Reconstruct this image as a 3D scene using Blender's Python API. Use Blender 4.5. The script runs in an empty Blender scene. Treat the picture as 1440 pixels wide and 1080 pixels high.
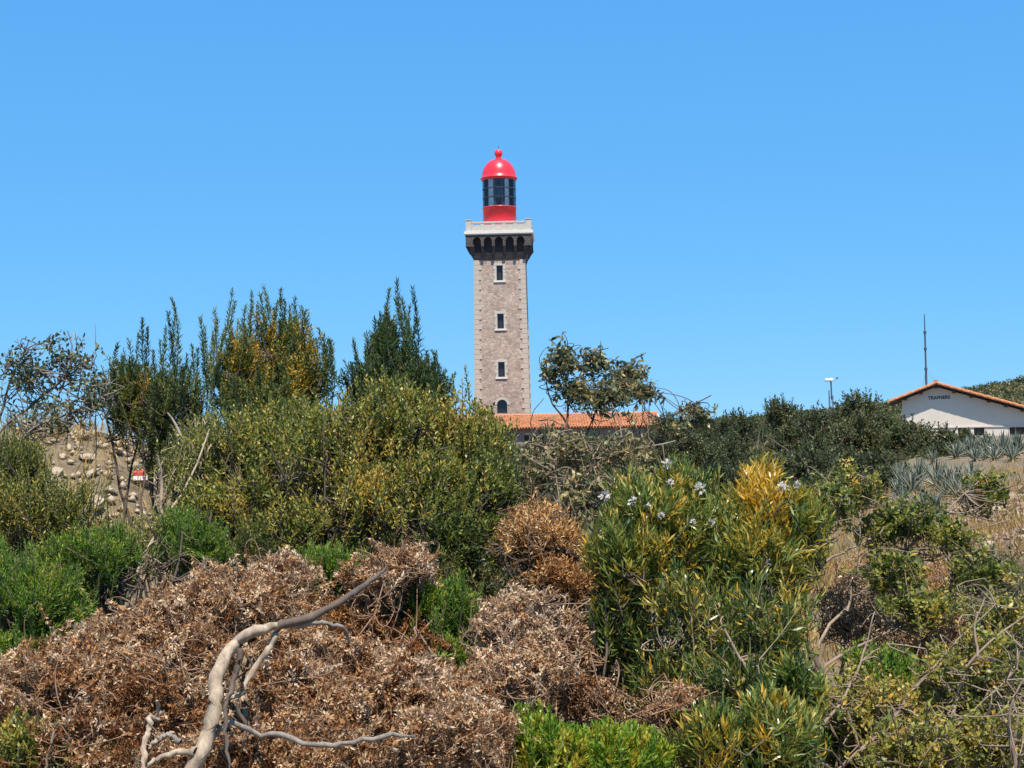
import bpy, math, numpy as np
from mathutils import Vector, Matrix
PI = math.pi; R = math.radians
sc = bpy.context.scene
COL = sc.collection

# ------------------------------------------------------------------ camera
FPX = 2000.0                                   # focal length in pixels of the 1440 px wide photograph
cd = bpy.data.cameras.new('camera'); cd.sensor_width = 36; cd.lens = 36 * FPX / 1440
cd.clip_start = 0.05; cd.clip_end = 9000
cam = bpy.data.objects.new('camera', cd); COL.objects.link(cam)
CAM = Vector((0, 0, 1.7))
CR = (Matrix.Rotation(R(90 + 1.72), 4, 'X') @ Matrix.Rotation(R(-1.1), 4, 'Z')).to_3x3()
cam.matrix_world = Matrix.Translation(CAM) @ CR.to_4x4()
sc.camera = cam

# ------------------------------------------------------------------ sky, sun, exposure
SUN_EL, SUN_AZ = 66.0, 10.0                    # behind the camera, a little to the right
w = bpy.data.worlds.new('World'); sc.world = w; w.use_nodes = True
nt = w.node_tree; bg = nt.nodes['Background']
sky = nt.nodes.new('ShaderNodeTexSky'); sky.sky_type = 'NISHITA'; sky.sun_disc = False
sky.sun_elevation = R(SUN_EL); sky.sun_rotation = R(180 - SUN_AZ)
sky.altitude = 0; sky.air_density = 0.5; sky.dust_density = 0; sky.ozone_density = 6
# colour grade of the whole sky: the photograph's saturated azure, same curve in every direction
sp_ = nt.nodes.new('ShaderNodeSeparateColor'); cb_ = nt.nodes.new('ShaderNodeCombineColor'); nt.links.new(sky.outputs[0], sp_.inputs[0])
for ch, (pw, kk) in enumerate(((.5, .883), (.3, 2.49), (.15, 5.1))):
    a_ = nt.nodes.new('ShaderNodeMath'); a_.operation = 'POWER'; a_.inputs[1].default_value = pw
    b_ = nt.nodes.new('ShaderNodeMath'); b_.operation = 'MULTIPLY'; b_.inputs[1].default_value = kk
    nt.links.new(sp_.outputs[ch], a_.inputs[0]); nt.links.new(a_.outputs[0], b_.inputs[0]); nt.links.new(b_.outputs[0], cb_.inputs[ch])
nt.links.new(cb_.outputs[0], bg.inputs[0]); bg.inputs[1].default_value = 0.10
sd = bpy.data.lights.new('sun', 'SUN'); sd.energy = 5.0; sd.angle = R(0.5); sd.color = (1, 0.93, 0.82)
sun = bpy.data.objects.new('sun', sd); COL.objects.link(sun)
tosun = Vector((math.sin(R(SUN_AZ)) * math.cos(R(SUN_EL)), -math.cos(R(SUN_AZ)) * math.cos(R(SUN_EL)), math.sin(R(SUN_EL))))
sun.rotation_euler = tosun.to_track_quat('Z', 'Y').to_euler(); sun.location = (10, -20, 40)
sc.view_settings.view_transform = 'Standard'; sc.view_settings.look = 'None'
sc.view_settings.exposure = 0.6; sc.view_settings.gamma = 1
sc.cycles.use_denoising = True
sc.cycles.max_bounces = 8; sc.cycles.transparent_max_bounces = 8

# ------------------------------------------------------------------ helpers
def at(u, v, Y):
    """world point on the plane y = Y seen at pixel (u, v) of the 1440x1080 photograph"""
    d = CR @ Vector(((u - 720) / FPX, -(v - 540) / FPX, -1))
    return CAM + d * (Y / d.y)

def smooth(a, b, x):
    t = np.clip((np.asarray(x, float) - a) / (b - a), 0, 1)
    return t * t * (3 - 2 * t)

def hgt(x, y):
    x = np.asarray(x, float); y = np.asarray(y, float)
    z = 0.15 - 0.95 * smooth(8, 30, y)
    z = z + 0.5 * smooth(0.7, -2.0, x) * np.exp(-((y - 5) / 4) ** 2)
    z = z + 1.82 * np.exp(-((x + 5.0) / 2.25) ** 4 - ((y - 14.5) / 3.2) ** 2)
    z = z + 1.5 * smooth(0, 1, (x - 3) / (8 + 0.1 * np.clip(y, 0, 400))) * smooth(8, 18, y)
    z = z + 12.5 * np.exp(-((x - 140) / 62) ** 2 - ((y - 260) / 75) ** 2)
    z = z + 0.05 * np.sin(x * 1.7 + 0.6 * y) * np.sin(y * 1.1 - 0.4 * x) + 0.02 * np.sin(4.1 * x + 1) * np.sin(3.7 * y)
    z = z - 0.02 * np.clip(y - 320, 0, 2000)
    return z

def hz(x, y): return float(hgt(x, y))

def link(o, parent=None):
    COL.objects.link(o)
    if parent is not None: o.parent = parent
    return o

def tag(o, label=None, cat=None, group=None, kind=None):
    if label: o['label'] = label
    if cat: o['category'] = cat
    if group: o['group'] = group
    if kind: o['kind'] = kind
    return o

def empty(name, loc, label, cat, group=None, rz=0):
    o = bpy.data.objects.new(name, None); o.empty_display_size = 0.2
    o.location = loc; o.rotation_euler = (0, 0, rz); COL.objects.link(o)
    return tag(o, label, cat, group)

def tri_mesh(name, V, T, mat, tint=None, smooth_shade=False):
    me = bpy.data.meshes.new(name)
    V = np.ascontiguousarray(V, np.float32); T = np.ascontiguousarray(T, np.int32)
    n = len(T); k = T.shape[1]
    me.vertices.add(len(V)); me.vertices.foreach_set('co', V.ravel())
    me.loops.add(n * k); me.loops.foreach_set('vertex_index', T.ravel())
    me.polygons.add(n); me.polygons.foreach_set('loop_start', np.arange(0, n * k, k, dtype=np.int32))
    if smooth_shade: me.polygons.foreach_set('use_smooth', np.ones(n, bool))
    if tint is not None:
        a = me.attributes.new('tint', 'FLOAT', 'POINT'); a.data.foreach_set('value', np.ascontiguousarray(tint, np.float32))
    me.update(calc_edges=True)
    me.materials.append(mat)
    return me

class MB:
    """collects boxes, prisms, lathes into one mesh"""
    def __init__(s): s.v = []; s.f = []
    def add(s, vs, fs):
        b = len(s.v); s.v += [tuple(p) for p in vs]; s.f += [tuple(b + i for i in f) for f in fs]; return s
    def box(s, x0, x1, y0, y1, z0, z1):
        return s.add([(x0, y0, z0), (x1, y0, z0), (x1, y1, z0), (x0, y1, z0), (x0, y0, z1), (x1, y0, z1), (x1, y1, z1), (x0, y1, z1)],
                     [(0, 3, 2, 1), (4, 5, 6, 7), (0, 1, 5, 4), (1, 2, 6, 5), (2, 3, 7, 6), (3, 0, 4, 7)])
    def frustum(s, h0, h1, z0, z1):
        return s.add([(-h0, -h0, z0), (h0, -h0, z0), (h0, h0, z0), (-h0, h0, z0), (-h1, -h1, z1), (h1, -h1, z1), (h1, h1, z1), (-h1, h1, z1)],
                     [(0, 3, 2, 1), (4, 5, 6, 7), (0, 1, 5, 4), (1, 2, 6, 5), (2, 3, 7, 6), (3, 0, 4, 7)])
    def prism(s, poly, x0, x1):
        """poly of (y, z), extruded along x"""
        n = len(poly)
        vs = [(x0, y, z) for y, z in poly] + [(x1, y, z) for y, z in poly]
        return s.add(vs, [tuple(range(n - 1, -1, -1)), tuple(range(n, 2 * n))] + [(i, (i + 1) % n, n + (i + 1) % n, n + i) for i in range(n)])
    def lathe(s, prof, n=32, cap=True):
        vs = []; fs = []
        for r, z in prof:
            for i in range(n):
                a = 2 * PI * i / n; vs.append((r * math.cos(a), r * math.sin(a), z))
        for j in range(len(prof) - 1):
            for i in range(n):
                k = (i + 1) % n; fs.append((j * n + i, j * n + k, (j + 1) * n + k, (j + 1) * n + i))
        if cap:
            fs.append(tuple(range(n - 1, -1, -1))); fs.append(tuple((len(prof) - 1) * n + i for i in range(n)))
        return s.add(vs, fs)
    def rod(s, a, b, r, n=6, r2=None):
        a = Vector(a); b = Vector(b); d = (b - a).normalized(); r2 = r if r2 is None else r2
        p = d.cross(Vector((0.3, 0.9, 0.2)) if abs(d.z) > .9 else Vector((0, 0, 1))).normalized(); q = d.cross(p)
        vs = [];
        for c, rr in ((a, r), (b, r2)):
            for i in range(n):
                t = 2 * PI * i / n; vs.append(c + (p * math.cos(t) + q * math.sin(t)) * rr)
        return s.add(vs, [(i, (i + 1) % n, n + (i + 1) % n, n + i) for i in range(n)] + [tuple(range(n - 1, -1, -1)), tuple(range(n, 2 * n))])
    def mesh(s, name, mat, smooth_shade=False):
        me = bpy.data.meshes.new(name); me.from_pydata(s.v, [], s.f); me.materials.append(mat)
        if smooth_shade: me.polygons.foreach_set('use_smooth', np.ones(len(me.polygons), bool))
        me.update(); return me
    def build(s, name, mat, parent=None, smooth_shade=False):
        return link(bpy.data.objects.new(name, s.mesh(name, mat, smooth_shade)), parent)

# ------------------------------------------------------------------ materials
def new_mat(name):
    m = bpy.data.materials.new(name); m.use_nodes = True
    t = m.node_tree; p = t.nodes['Principled BSDF']
    return m, t, p

def N(t, kind, **kw):
    n = t.nodes.new(kind)
    for k, v in kw.items(): setattr(n, k, v)
    return n

def ramp(t, stops, src=None, interp='LINEAR'):
    r = t.nodes.new('ShaderNodeValToRGB'); r.color_ramp.interpolation = interp
    e = r.color_ramp.elements
    while len(e) < len(stops): e.new(0.5)
    for el, (p, c) in zip(e, stops):
        el.position = p; el.color = (*c, 1)
    if src is not None: t.links.new(src, r.inputs[0])
    return r

def noise(t, scale, detail=4, rough=0.6, vec=None):
    n = t.nodes.new('ShaderNodeTexNoise'); n.inputs['Scale'].default_value = scale
    n.inputs['Detail'].default_value = detail; n.inputs['Roughness'].default_value = rough
    if vec is not None: t.links.new(vec, n.inputs['Vector'])
    return n

def bump(t, p, src, strength=0.4, dist=0.02):
    b = t.nodes.new('ShaderNodeBump'); b.inputs['Strength'].default_value = strength; b.inputs['Distance'].default_value = dist
    t.links.new(src, b.inputs['Height']); t.links.new(b.outputs[0], p.inputs['Normal']); return b

def plain(name, c, rough=0.6, var=0.15, scale=3.0, metal=0, bumpv=0.0, coat=0):
    m, t, p = new_mat(name)
    tc = N(t, 'ShaderNodeTexCoord')
    n = noise(t, scale, 6, 0.65, tc.outputs['Object'])
    r = ramp(t, [(0.25, tuple(x * (1 - var) for x in c)), (0.75, tuple(min(1, x * (1 + var)) for x in c))], n.outputs[0])
    t.links.new(r.outputs[0], p.inputs['Base Color'])
    p.inputs['Roughness'].default_value = rough; p.inputs['Metallic'].default_value = metal
    p.inputs['Coat Weight'].default_value = coat
    if bumpv: bump(t, p, n.outputs[0], bumpv, 0.02)
    return m

def masonry(name, cols, mortar, scale, edge=0.06, bumpd=0.03):
    m, t, p = new_mat(name)
    tc = N(t, 'ShaderNodeTexCoord')
    mp = N(t, 'ShaderNodeMapping'); mp.inputs['Scale'].default_value = (1, 1, 1.45)
    t.links.new(tc.outputs['Object'], mp.inputs[0])
    dn = noise(t, 3.0, 2, 0.5, mp.outputs[0])
    mx = N(t, 'ShaderNodeVectorMath', operation='MULTIPLY_ADD'); mx.inputs[1].default_value = (.12, .12, .12)
    t.links.new(dn.outputs[1], mx.inputs[0]); t.links.new(mp.outputs[0], mx.inputs[2])
    vo = N(t, 'ShaderNodeTexVoronoi'); vo.inputs['Scale'].default_value = scale
    ve = N(t, 'ShaderNodeTexVoronoi', feature='DISTANCE_TO_EDGE'); ve.inputs['Scale'].default_value = scale
    t.links.new(mx.outputs[0], vo.inputs['Vector']); t.links.new(mx.outputs[0], ve.inputs['Vector'])
    sep = N(t, 'ShaderNodeSeparateColor'); t.links.new(vo.outputs['Color'], sep.inputs[0])
    k = len(cols)
    rc = ramp(t, [((i + 0.5) / k, c) for i, c in enumerate(cols)], sep.outputs[0])
    fine = noise(t, 9, 6, 0.7, tc.outputs['Object'])
    big = noise(t, 0.35, 3, 0.6, tc.outputs['Object'])
    hv = N(t, 'ShaderNodeMix', data_type='RGBA', blend_type='MULTIPLY'); hv.inputs[0].default_value = 1
    rf = ramp(t, [(0.3, (.78, .77, .76)), (0.7, (1.12, 1.1, 1.08))], fine.outputs[0])
    t.links.new(rc.outputs[0], hv.inputs[6]); t.links.new(rf.outputs[0], hv.inputs[7])
    hb = N(t, 'ShaderNodeMix', data_type='RGBA', blend_type='MULTIPLY'); hb.inputs[0].default_value = 1
    rb = ramp(t, [(0.35, (.82, .8, .79)), (0.65, (1.1, 1.08, 1.05))], big.outputs[0])
    t.links.new(hv.outputs[2], hb.inputs[6]); t.links.new(rb.outputs[0], hb.inputs[7])
    em = ramp(t, [(0.0, (0, 0, 0)), (edge, (1, 1, 1))], ve.outputs['Distance'])
    fm = N(t, 'ShaderNodeMix', data_type='RGBA'); fm.inputs[6].default_value = (*mortar, 1)
    t.links.new(em.outputs[0], fm.inputs[0]); t.links.new(hb.outputs[2], fm.inputs[7])
    t.links.new(fm.outputs[2], p.inputs['Base Color'])
    p.inputs['Roughness'].default_value = 0.9
    ad = N(t, 'ShaderNodeMath', operation='MULTIPLY_ADD'); ad.inputs[1].default_value = 0.4
    t.links.new(fine.outputs[0], ad.inputs[0]); t.links.new(em.outputs[0], ad.inputs[2])
    bump(t, p, ad.outputs[0], 0.8, bumpd)
    return m

def leafmat(name, stops, transl=0.3, rough=0.5, spec=0.35):
    m, t, p = new_mat(name)
    at_ = N(t, 'ShaderNodeAttribute', attribute_name='tint')
    r = ramp(t, stops, at_.outputs['Fac'])
    t.links.new(r.outputs[0], p.inputs['Base Color'])
    p.inputs['Roughness'].default_value = rough; p.inputs['Specular IOR Level'].default_value = spec
    tr = N(t, 'ShaderNodeBsdfTranslucent')
    hs = N(t, 'ShaderNodeHueSaturation'); hs.inputs['Value'].default_value = 1.35; hs.inputs['Saturation'].default_value = 1.08
    t.links.new(r.outputs[0], hs.inputs['Color']); t.links.new(hs.outputs[0], tr.inputs[0])
    mx = N(t, 'ShaderNodeMixShader'); mx.inputs[0].default_value = transl
    t.links.new(p.outputs[0], mx.inputs[1]); t.links.new(tr.outputs[0], mx.inputs[2])
    t.links.new(mx.outputs[0], t.nodes['Material Output'].inputs['Surface'])
    return m

def bark(name, c0, c1, scale=25):
    m, t, p = new_mat(name)
    tc = N(t, 'ShaderNodeTexCoord')
    mp = N(t, 'ShaderNodeMapping'); mp.inputs['Scale'].default_value = (1, 1, 0.35); t.links.new(tc.outputs['Object'], mp.inputs[0])
    n = noise(t, scale, 6, 0.7, mp.outputs[0])
    r = ramp(t, [(0.3, c0), (0.7, c1)], n.outputs[0]); t.links.new(r.outputs[0], p.inputs['Base Color'])
    p.inputs['Roughness'].default_value = 0.85; bump(t, p, n.outputs[0], 0.7, 0.006)
    return m

M = {}
M['rubble'] = masonry('rubble_masonry', [(.36, .275, .22), (.47, .37, .30), (.42, .30, .24), (.54, .44, .36), (.43, .345, .29), (.34, .25, .205)], (.50, .42, .345), 3.4)
M['fort_stone'] = masonry('fort_masonry', [(.22, .19, .17), (.30, .26, .23), (.26, .21, .19)], (.34, .31, .28), 3.0)
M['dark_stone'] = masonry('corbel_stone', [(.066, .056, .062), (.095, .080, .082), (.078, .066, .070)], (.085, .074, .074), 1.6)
M['dressed'] = plain('dressed_stone', (.48, .40, .325), 0.85, 0.2, 2.0, bumpv=0.2)
M['pale_stone'] = plain('pale_stone', (.50, .455, .39), 0.85, 0.10, 1.6, bumpv=0.15)
M['white_stone'] = plain('white_cornice', (.68, .64, .57), 0.8, 0.08, 1.6, bumpv=0.1)
M['red'] = plain('red_paint', (.78, .026, .040), 0.32, 0.10, 1.3, coat=0.3)
M['dark_frame'] = plain('dark_glazing_bar', (.055, .05, .065), 0.45, 0.1)
M['optic'] = plain('optic_metal', (.045, .042, .055), 0.3, 0.3, 6, metal=0.3)
M['curtain'] = plain('lantern_blind', (.78, .76, .74), 0.9, 0.08)
M['dark_in'] = plain('dark_interior', (.03, .022, .025), 0.7, 0.2)
M['render_wall'] = plain('wall_render', (.63, .56, .48), 0.9, 0.06, 0.9, bumpv=0.12)
M['wood'] = plain('dark_rafter_wood', (.07, .045, .03), 0.8, 0.2)
M['letter'] = plain('letter_paint', (.02, .02, .022), 0.6, 0.1)
M['mast'] = plain('galvanised_steel', (.10, .115, .14), 0.5, 0.15, 8, metal=0.4)
M['white_paint'] = plain('white_instrument_paint', (.82, .82, .8), 0.4, 0.05)

def tile_mat():
    m, t, p = new_mat('terracotta_tile')
    tc = N(t, 'ShaderNodeTexCoord')
    n = noise(t, 1.2, 5, 0.7, tc.outputs['Object']); n2 = noise(t, 14, 3, 0.6, tc.outputs['Object'])
    r = ramp(t, [(0.28, (.34, .115, .05)), (0.5, (.50, .20, .085)), (0.72, (.58, .29, .15))], n.outputs[0])
    r2 = ramp(t, [(0.3, (.75, .72, .7)), (0.7, (1.15, 1.12, 1.1))], n2.outputs[0])
    h = N(t, 'ShaderNodeMix', data_type='RGBA', blend_type='MULTIPLY'); h.inputs[0].default_value = 1
    t.links.new(r.outputs[0], h.inputs[6]); t.links.new(r2.outputs[0], h.inputs[7])
    t.links.new(h.outputs[2], p.inputs['Base Color']); p.inputs['Roughness'].default_value = 0.85
    return m
M['tile'] = tile_mat()

def glass_mat():
    m, t, p = new_mat('lantern_glass')
    gl = N(t, 'ShaderNodeBsdfGlossy'); gl.inputs['Roughness'].default_value = 0.05; gl.inputs['Color'].default_value = (.95, .97, 1, 1)
    tr = N(t, 'ShaderNodeBsdfTransparent'); tr.inputs[0].default_value = (.98, .98, .985, 1)
    lw = N(t, 'ShaderNodeFresnel'); lw.inputs[0].default_value = 1.4
    mx = N(t, 'ShaderNodeMixShader')
    t.links.new(lw.outputs[0], mx.inputs[0]); t.links.new(tr.outputs[0], mx.inputs[1]); t.links.new(gl.outputs[0], mx.inputs[2])
    t.links.new(mx.outputs[0], t.nodes['Material Output'].inputs['Surface'])
    return m
M['glass'] = glass_mat()
def pane_mat():
    m, t, p = new_mat('window_pane')
    p.inputs['Base Color'].default_value = (.02, .018, .022, 1); p.inputs['Roughness'].default_value = 0.12
    n = noise(t, 5); bump(t, p, n.outputs[0], 0.05, 0.01)
    return m
M['pane'] = pane_mat()

def ground_mat():
    m, t, p = new_mat('dry_ground')
    ge = N(t, 'ShaderNodeNewGeometry')
    n1 = noise(t, 0.35, 6, 0.65, ge.outputs['Position']); n2 = noise(t, 3.5, 8, 0.75, ge.outputs['Position']); n3 = noise(t, 40, 4, 0.7, ge.outputs['Position'])
    a = ramp(t, [(0.3, (.115, .08, .045)), (0.5, (.20, .145, .08)), (0.7, (.30, .23, .135))], n2.outputs[0])
    b = ramp(t, [(0.35, (.23, .155, .11)), (0.65, (.15, .125, .055))], n3.outputs[0])
    f = ramp(t, [(0.42, (0, 0, 0)), (0.58, (1, 1, 1))], n1.outputs[0])
    mx = N(t, 'ShaderNodeMix', data_type='RGBA'); t.links.new(f.outputs[0], mx.inputs[0]); t.links.new(a.outputs[0], mx.inputs[6]); t.links.new(b.outputs[0], mx.inputs[7])
    t.links.new(mx.outputs[2], p.inputs['Base Color']); p.inputs['Roughness'].default_value = 0.95
    ad = N(t, 'ShaderNodeMath', operation='ADD'); t.links.new(n2.outputs[0], ad.inputs[0]); t.links.new(n3.outputs[0], ad.inputs[1])
    bump(t, p, ad.outputs[0], 0.7, 0.05)
    return m
M['ground'] = ground_mat()
M['rock'] = plain('pale_rock', (.37, .285, .19), 0.9, 0.22, 6, bumpv=0.5)
M['rock_pink'] = plain('pinkish_rock', (.27, .175, .13), 0.9, 0.3, 6, bumpv=0.5)
M['red_mark'] = plain('red_mark_paint', (.55, .06, .035), 0.7, 0.2, 8)
M['white_mark'] = plain('white_mark_paint', (.75, .72, .66), 0.7, 0.1, 8)

# leaves: tint 0..1
M['rosemary'] = leafmat('spire_leaf', [(0, (.026, .045, .020)), (.35, (.066, .105, .030)), (.62, (.145, .180, .040)), (.8, (.32, .25, .045)), (1, (.55, .32, .035))], 0.25)
M['olive'] = leafmat('olive_green_leaf', [(0, (.038, .060, .018)), (.35, (.110, .145, .028)), (.62, (.25, .265, .046)), (.85, (.36, .31, .070)), (1, (.52, .33, .06))], 0.3, 0.42)
M['bright'] = leafmat('bright_green_leaf', [(0, (.035, .090, .014)), (.45, (.120, .235, .024)), (.75, (.24, .33, .034)), (1, (.48, .38, .05))], 0.35)
M['grey'] = leafmat('grey_green_leaf', [(0, (.035, .050, .028)), (.45, (.095, .115, .052)), (.75, (.20, .195, .080)), (1, (.42, .31, .13))], 0.25, 0.4)
M['linear'] = leafmat('narrow_green_leaf', [(0, (.030, .062, .018)), (.35, (.085, .138, .028)), (.6, (.20, .235, .045)), (.82, (.36, .31, .065)), (1, (.58, .34, .04))], 0.28, 0.34, 0.55)
M['dry'] = leafmat('dry_brown_leaf', [(0, (.10, .036, .014)), (.3, (.25, .105, .036)), (.55, (.40, .215, .095)), (.8, (.50, .34, .200)), (1, (.62, .47, .32))], 0.18, 0.8, 0.1)
M['rust'] = leafmat('rusty_dry_leaf', [(0, (.14, .045, .014)), (.4, (.34, .145, .042)), (.75, (.55, .30, .11)), (1, (.68, .46, .22))], 0.2, 0.75, 0.1)
M['darktree'] = leafmat('dark_evergreen_leaf', [(0, (.032, .044, .018)), (.4, (.068, .086, .028)), (.75, (.120, .128, .038)), (1, (.19, .140, .065))], 0.2)
M['scrub'] = leafmat('hillside_scrub_leaf', [(0, (.026, .042, .018)), (.4, (.070, .082, .024)), (.75, (.14, .13, .038)), (1, (.26, .20, .11))], 0.2)
M['grass'] = leafmat('dry_grass_blade', [(0, (.20, .115, .035)), (.5, (.38, .24, .085)), (1, (.50, .37, .17))], 0.3, 0.7, 0.1)
M['flower'] = leafmat('white_flower_petal', [(0, (.62, .54, .50)), (1, (.84, .76, .68))], 0.3, 0.6, 0.1)
M['agave'] = leafmat('agave_blade', [(0, (.050, .068, .052)), (.5, (.100, .130, .095)), (1, (.36, .36, .26))], 0.05, 0.38, 0.5)
M['agave_dry'] = leafmat('withered_agave_blade', [(0, (.20, .13, .07)), (1, (.42, .31, .18))], 0.05, 0.8, 0.1)
M['dry_twig'] = bark('dry_brown_twig', (.12, .065, .038), (.33, .21, .13))
M['bark'] = bark('brown_bark', (.050, .035, .026), (.15, .105, .075))
M['pale_twig'] = bark('pale_twig_bark', (.12, .08, .052), (.34, .26, .18))
M['grey_wood'] = bark('weathered_grey_wood', (.15, .10, .066), (.50, .39, .275), 45)
M['grey_dead'] = bark('silvery_dead_wood', (.09, .07, .055), (.30, .255, .21), 40)

# ------------------------------------------------------------------ ground
def make_ground():
    n = 300
    s = np.linspace(-1, 1, n); a = 7.0
    xs = 4000 * np.sinh(a * s) / np.sinh(a)
    t = np.linspace(0, 1, n); ys = -12 + 6000 * (np.exp(t * 7.2) - 1) / (np.exp(7.2) - 1)
    X, Y = np.meshgrid(xs, ys); Z = hgt(X, Y)
    V = np.stack([X, Y, Z], -1).reshape(-1, 3)
    i = np.arange(n - 1); I, J = np.meshgrid(i, i)
    q = (J * n + I).ravel()
    F = np.stack([q, q + 1, q + n + 1, q + n], -1)
    o = link(bpy.data.objects.new('ground', tri_mesh('ground', V, F, M['ground'], smooth_shade=True)))
    return tag(o, kind='structure')
ground = make_ground()

# ------------------------------------------------------------------ lighthouse
TY = 130.0
base_px = at(709, 640, TY)
TX = base_px.x; TZ = hz(TX, TY) - 0.3
lh = empty('lighthouse', (TX, TY, TZ), 'tall square stone lighthouse with red lantern and dome above orange roof', 'lighthouse', rz=R(-2.0))
def zl(v, Y=TY - 2.4): return at(706, v, Y).z - TZ
Z_TOP = zl(365)
HW_T, HW_B = 2.265, 2.50
def hw(z): return HW_B + (HW_T - HW_B) * z / Z_TOP

def tower_shaft():
    openings = []
    ppm = FPX / (TY - 2.4)
    for v0, v1 in ((373, 394), (441, 462), (509, 530)):
        openings.append([-0.30, 0.30, zl(v1), zl(v0), False])
    openings.append([-0.46, 0.46, zl(581), zl(562), True])
    xs = sorted({-HW_B, HW_B, -.30, .30, -.46, .46})
    zs = sorted({0.0, Z_TOP} | {o[2] for o in openings} | {o[3] for o in openings})
    def P(x, z, d=0.0):
        s = hw(z) / HW_B; return (x * s, -hw(z) + d, z)
    mb = MB()
    for i in range(len(xs) - 1):
        for j in range(len(zs) - 1):
            cx, cz = (xs[i] + xs[i + 1]) / 2, (zs[j] + zs[j + 1]) / 2
            if any(o[0] < cx < o[1] and o[2] < cz < o[3] for o in openings): continue
            mb.add([P(xs[i], zs[j]), P(xs[i + 1], zs[j]), P(xs[i + 1], zs[j + 1]), P(xs[i], zs[j + 1])], [(0, 1, 2, 3)])
    D = 0.42
    for x0, x1, z0, z1, arch in openings:
        if arch:
            r = (x1 - x0) / 2; zc = z1 - r; k = 10
            arc = [(x0 + r - r * math.cos(PI * i / k), zc + r * math.sin(PI * i / k)) for i in range(k + 1)]
            for i in range(k):
                (a0, b0), (a1, b1) = arc[i], arc[i + 1]
                mb.add([P(a0, b0), P(a1, b1), P(a1, z1), P(a0, z1)], [(0, 1, 2, 3)])
                mb.add([P(a0, b0), P(a1, b1), P(a1, b1, D), P(a0, b0, D)], [(0, 1, 2, 3)])
            sides = [((x0, z0), (x0, zc)), ((x1, zc), (x1, z0)), ((x1, z0), (x0, z0))]
        else:
            sides = [((x0, z0), (x0, z1)), ((x0, z1), (x1, z1)), ((x1, z1), (x1, z0)), ((x1, z0), (x0, z0))]
        for (a0, b0), (a1, b1) in sides:
            mb.add([P(a0, b0), P(a1, b1), P(a1, b1, D), P(a0, b0, D)], [(0, 1, 2, 3)])
    for q in range(1, 4):                            # the three plain sides
        a = q * PI / 2
        c, s = math.cos(a), math.sin(a)
        rot = lambda x, y: (x * c - y * s, x * s + y * c)
        b, t_ = HW_B, HW_T
        mb.add([(*rot(-b, -b), 0), (*rot(b, -b), 0), (*rot(t_, -t_), Z_TOP), (*rot(-t_, -t_), Z_TOP)], [(0, 1, 2, 3)])
    mb.build('shaft', M['rubble'], lh)
    for x0, x1, z0, z1, arch in openings:
        y = -hw((z0 + z1) / 2)
        if arch:
            wn = MB().box(x0 - .02, x1 + .02, y + .30, y + .36, z0, z1 + .02).build('window', M['pane'], lh)
            k = 9; r = .46; zc = z1 - r                # arch ring of voussoirs
            ring = MB()
            for i in range(k):
                a0, a1 = PI * (i + .04) / k, PI * (i + .96) / k
                pts = [(-rr * math.cos(a), zc + rr * math.sin(a)) for rr, a in ((r + .005, a0), (r + .22, a0), (r + .22, a1), (r + .005, a1))]
                ring.add([(px, y - .035, pz) for px, pz in pts] + [(px, y + .1, pz) for px, pz in pts], [(0, 1, 2, 3), (4, 7, 6, 5), (0, 4, 5, 1), (1, 5, 6, 2), (2, 6, 7, 3), (3, 7, 4, 0)])
            ring.build('arch_ring', M['pale_stone'], wn)
        else:
            wn = MB().box(x0 - .02, x1 + .02, y + .28, y + .33, z0 - .02, z1 + .02).build('window', M['pane'], lh)
            MB().box(-.025, .025, y + .24, y + .279, z0, z1).box(x0, x1, y + .245, y + .2785, (z0 + z1) / 2 - .02, (z0 + z1) / 2 + .02).build('glazing_bar', M['dark_frame'], wn)
            fr = MB()
            nb = 4; h = (z1 - z0) / nb
            for i in range(nb):
                wd = .26 if i % 2 else .17
                fr.box(x0 - wd, x0 - .004, y - .03, y + .1, z0 + i * h + .01, z0 + (i + 1) * h - .01)
                fr.box(x1 + .004, x1 + wd, y - .03, y + .1, z0 + i * h + .01, z0 + (i + 1) * h - .01)
            fr.box(x0 - .22, x1 + .22, y - .034, y + .1, z1 + .004, z1 + .22)
            fr.build('surround', M['pale_stone'], wn)
            MB().box(x0 - .24, x1 + .24, y - .11, y + .2, z0 - .17, z0 - .008).build('sill', M['white_stone'], wn)
    # quoins: alternate long and short corner blocks
    nq = 40; h = Z_TOP / nq
    qm = []
    rq = np.random.default_rng(3)
    for k in range(4):
        lx, ly = ((.66, .44), (.44, .66), (.60, .40), (.42, .60))[k]
        qm.append(MB().box(-.06, lx, -.06, ly, .012, h - .012).mesh('quoin', M['dressed']))
    for i in range(nq):
        zq = i * h; hh = hw(zq + h / 2)
        for cx, cy in ((-1, -1), (1, -1), (1, 1), (-1, 1)):
            o = link(bpy.data.objects.new('quoin', qm[(i % 2) + 2 * int(rq.integers(0, 2))]), lh)
            o.location = (cx * hh, cy * hh, zq); o.scale = (-cx, -cy, 1)
tower_shaft()

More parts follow.
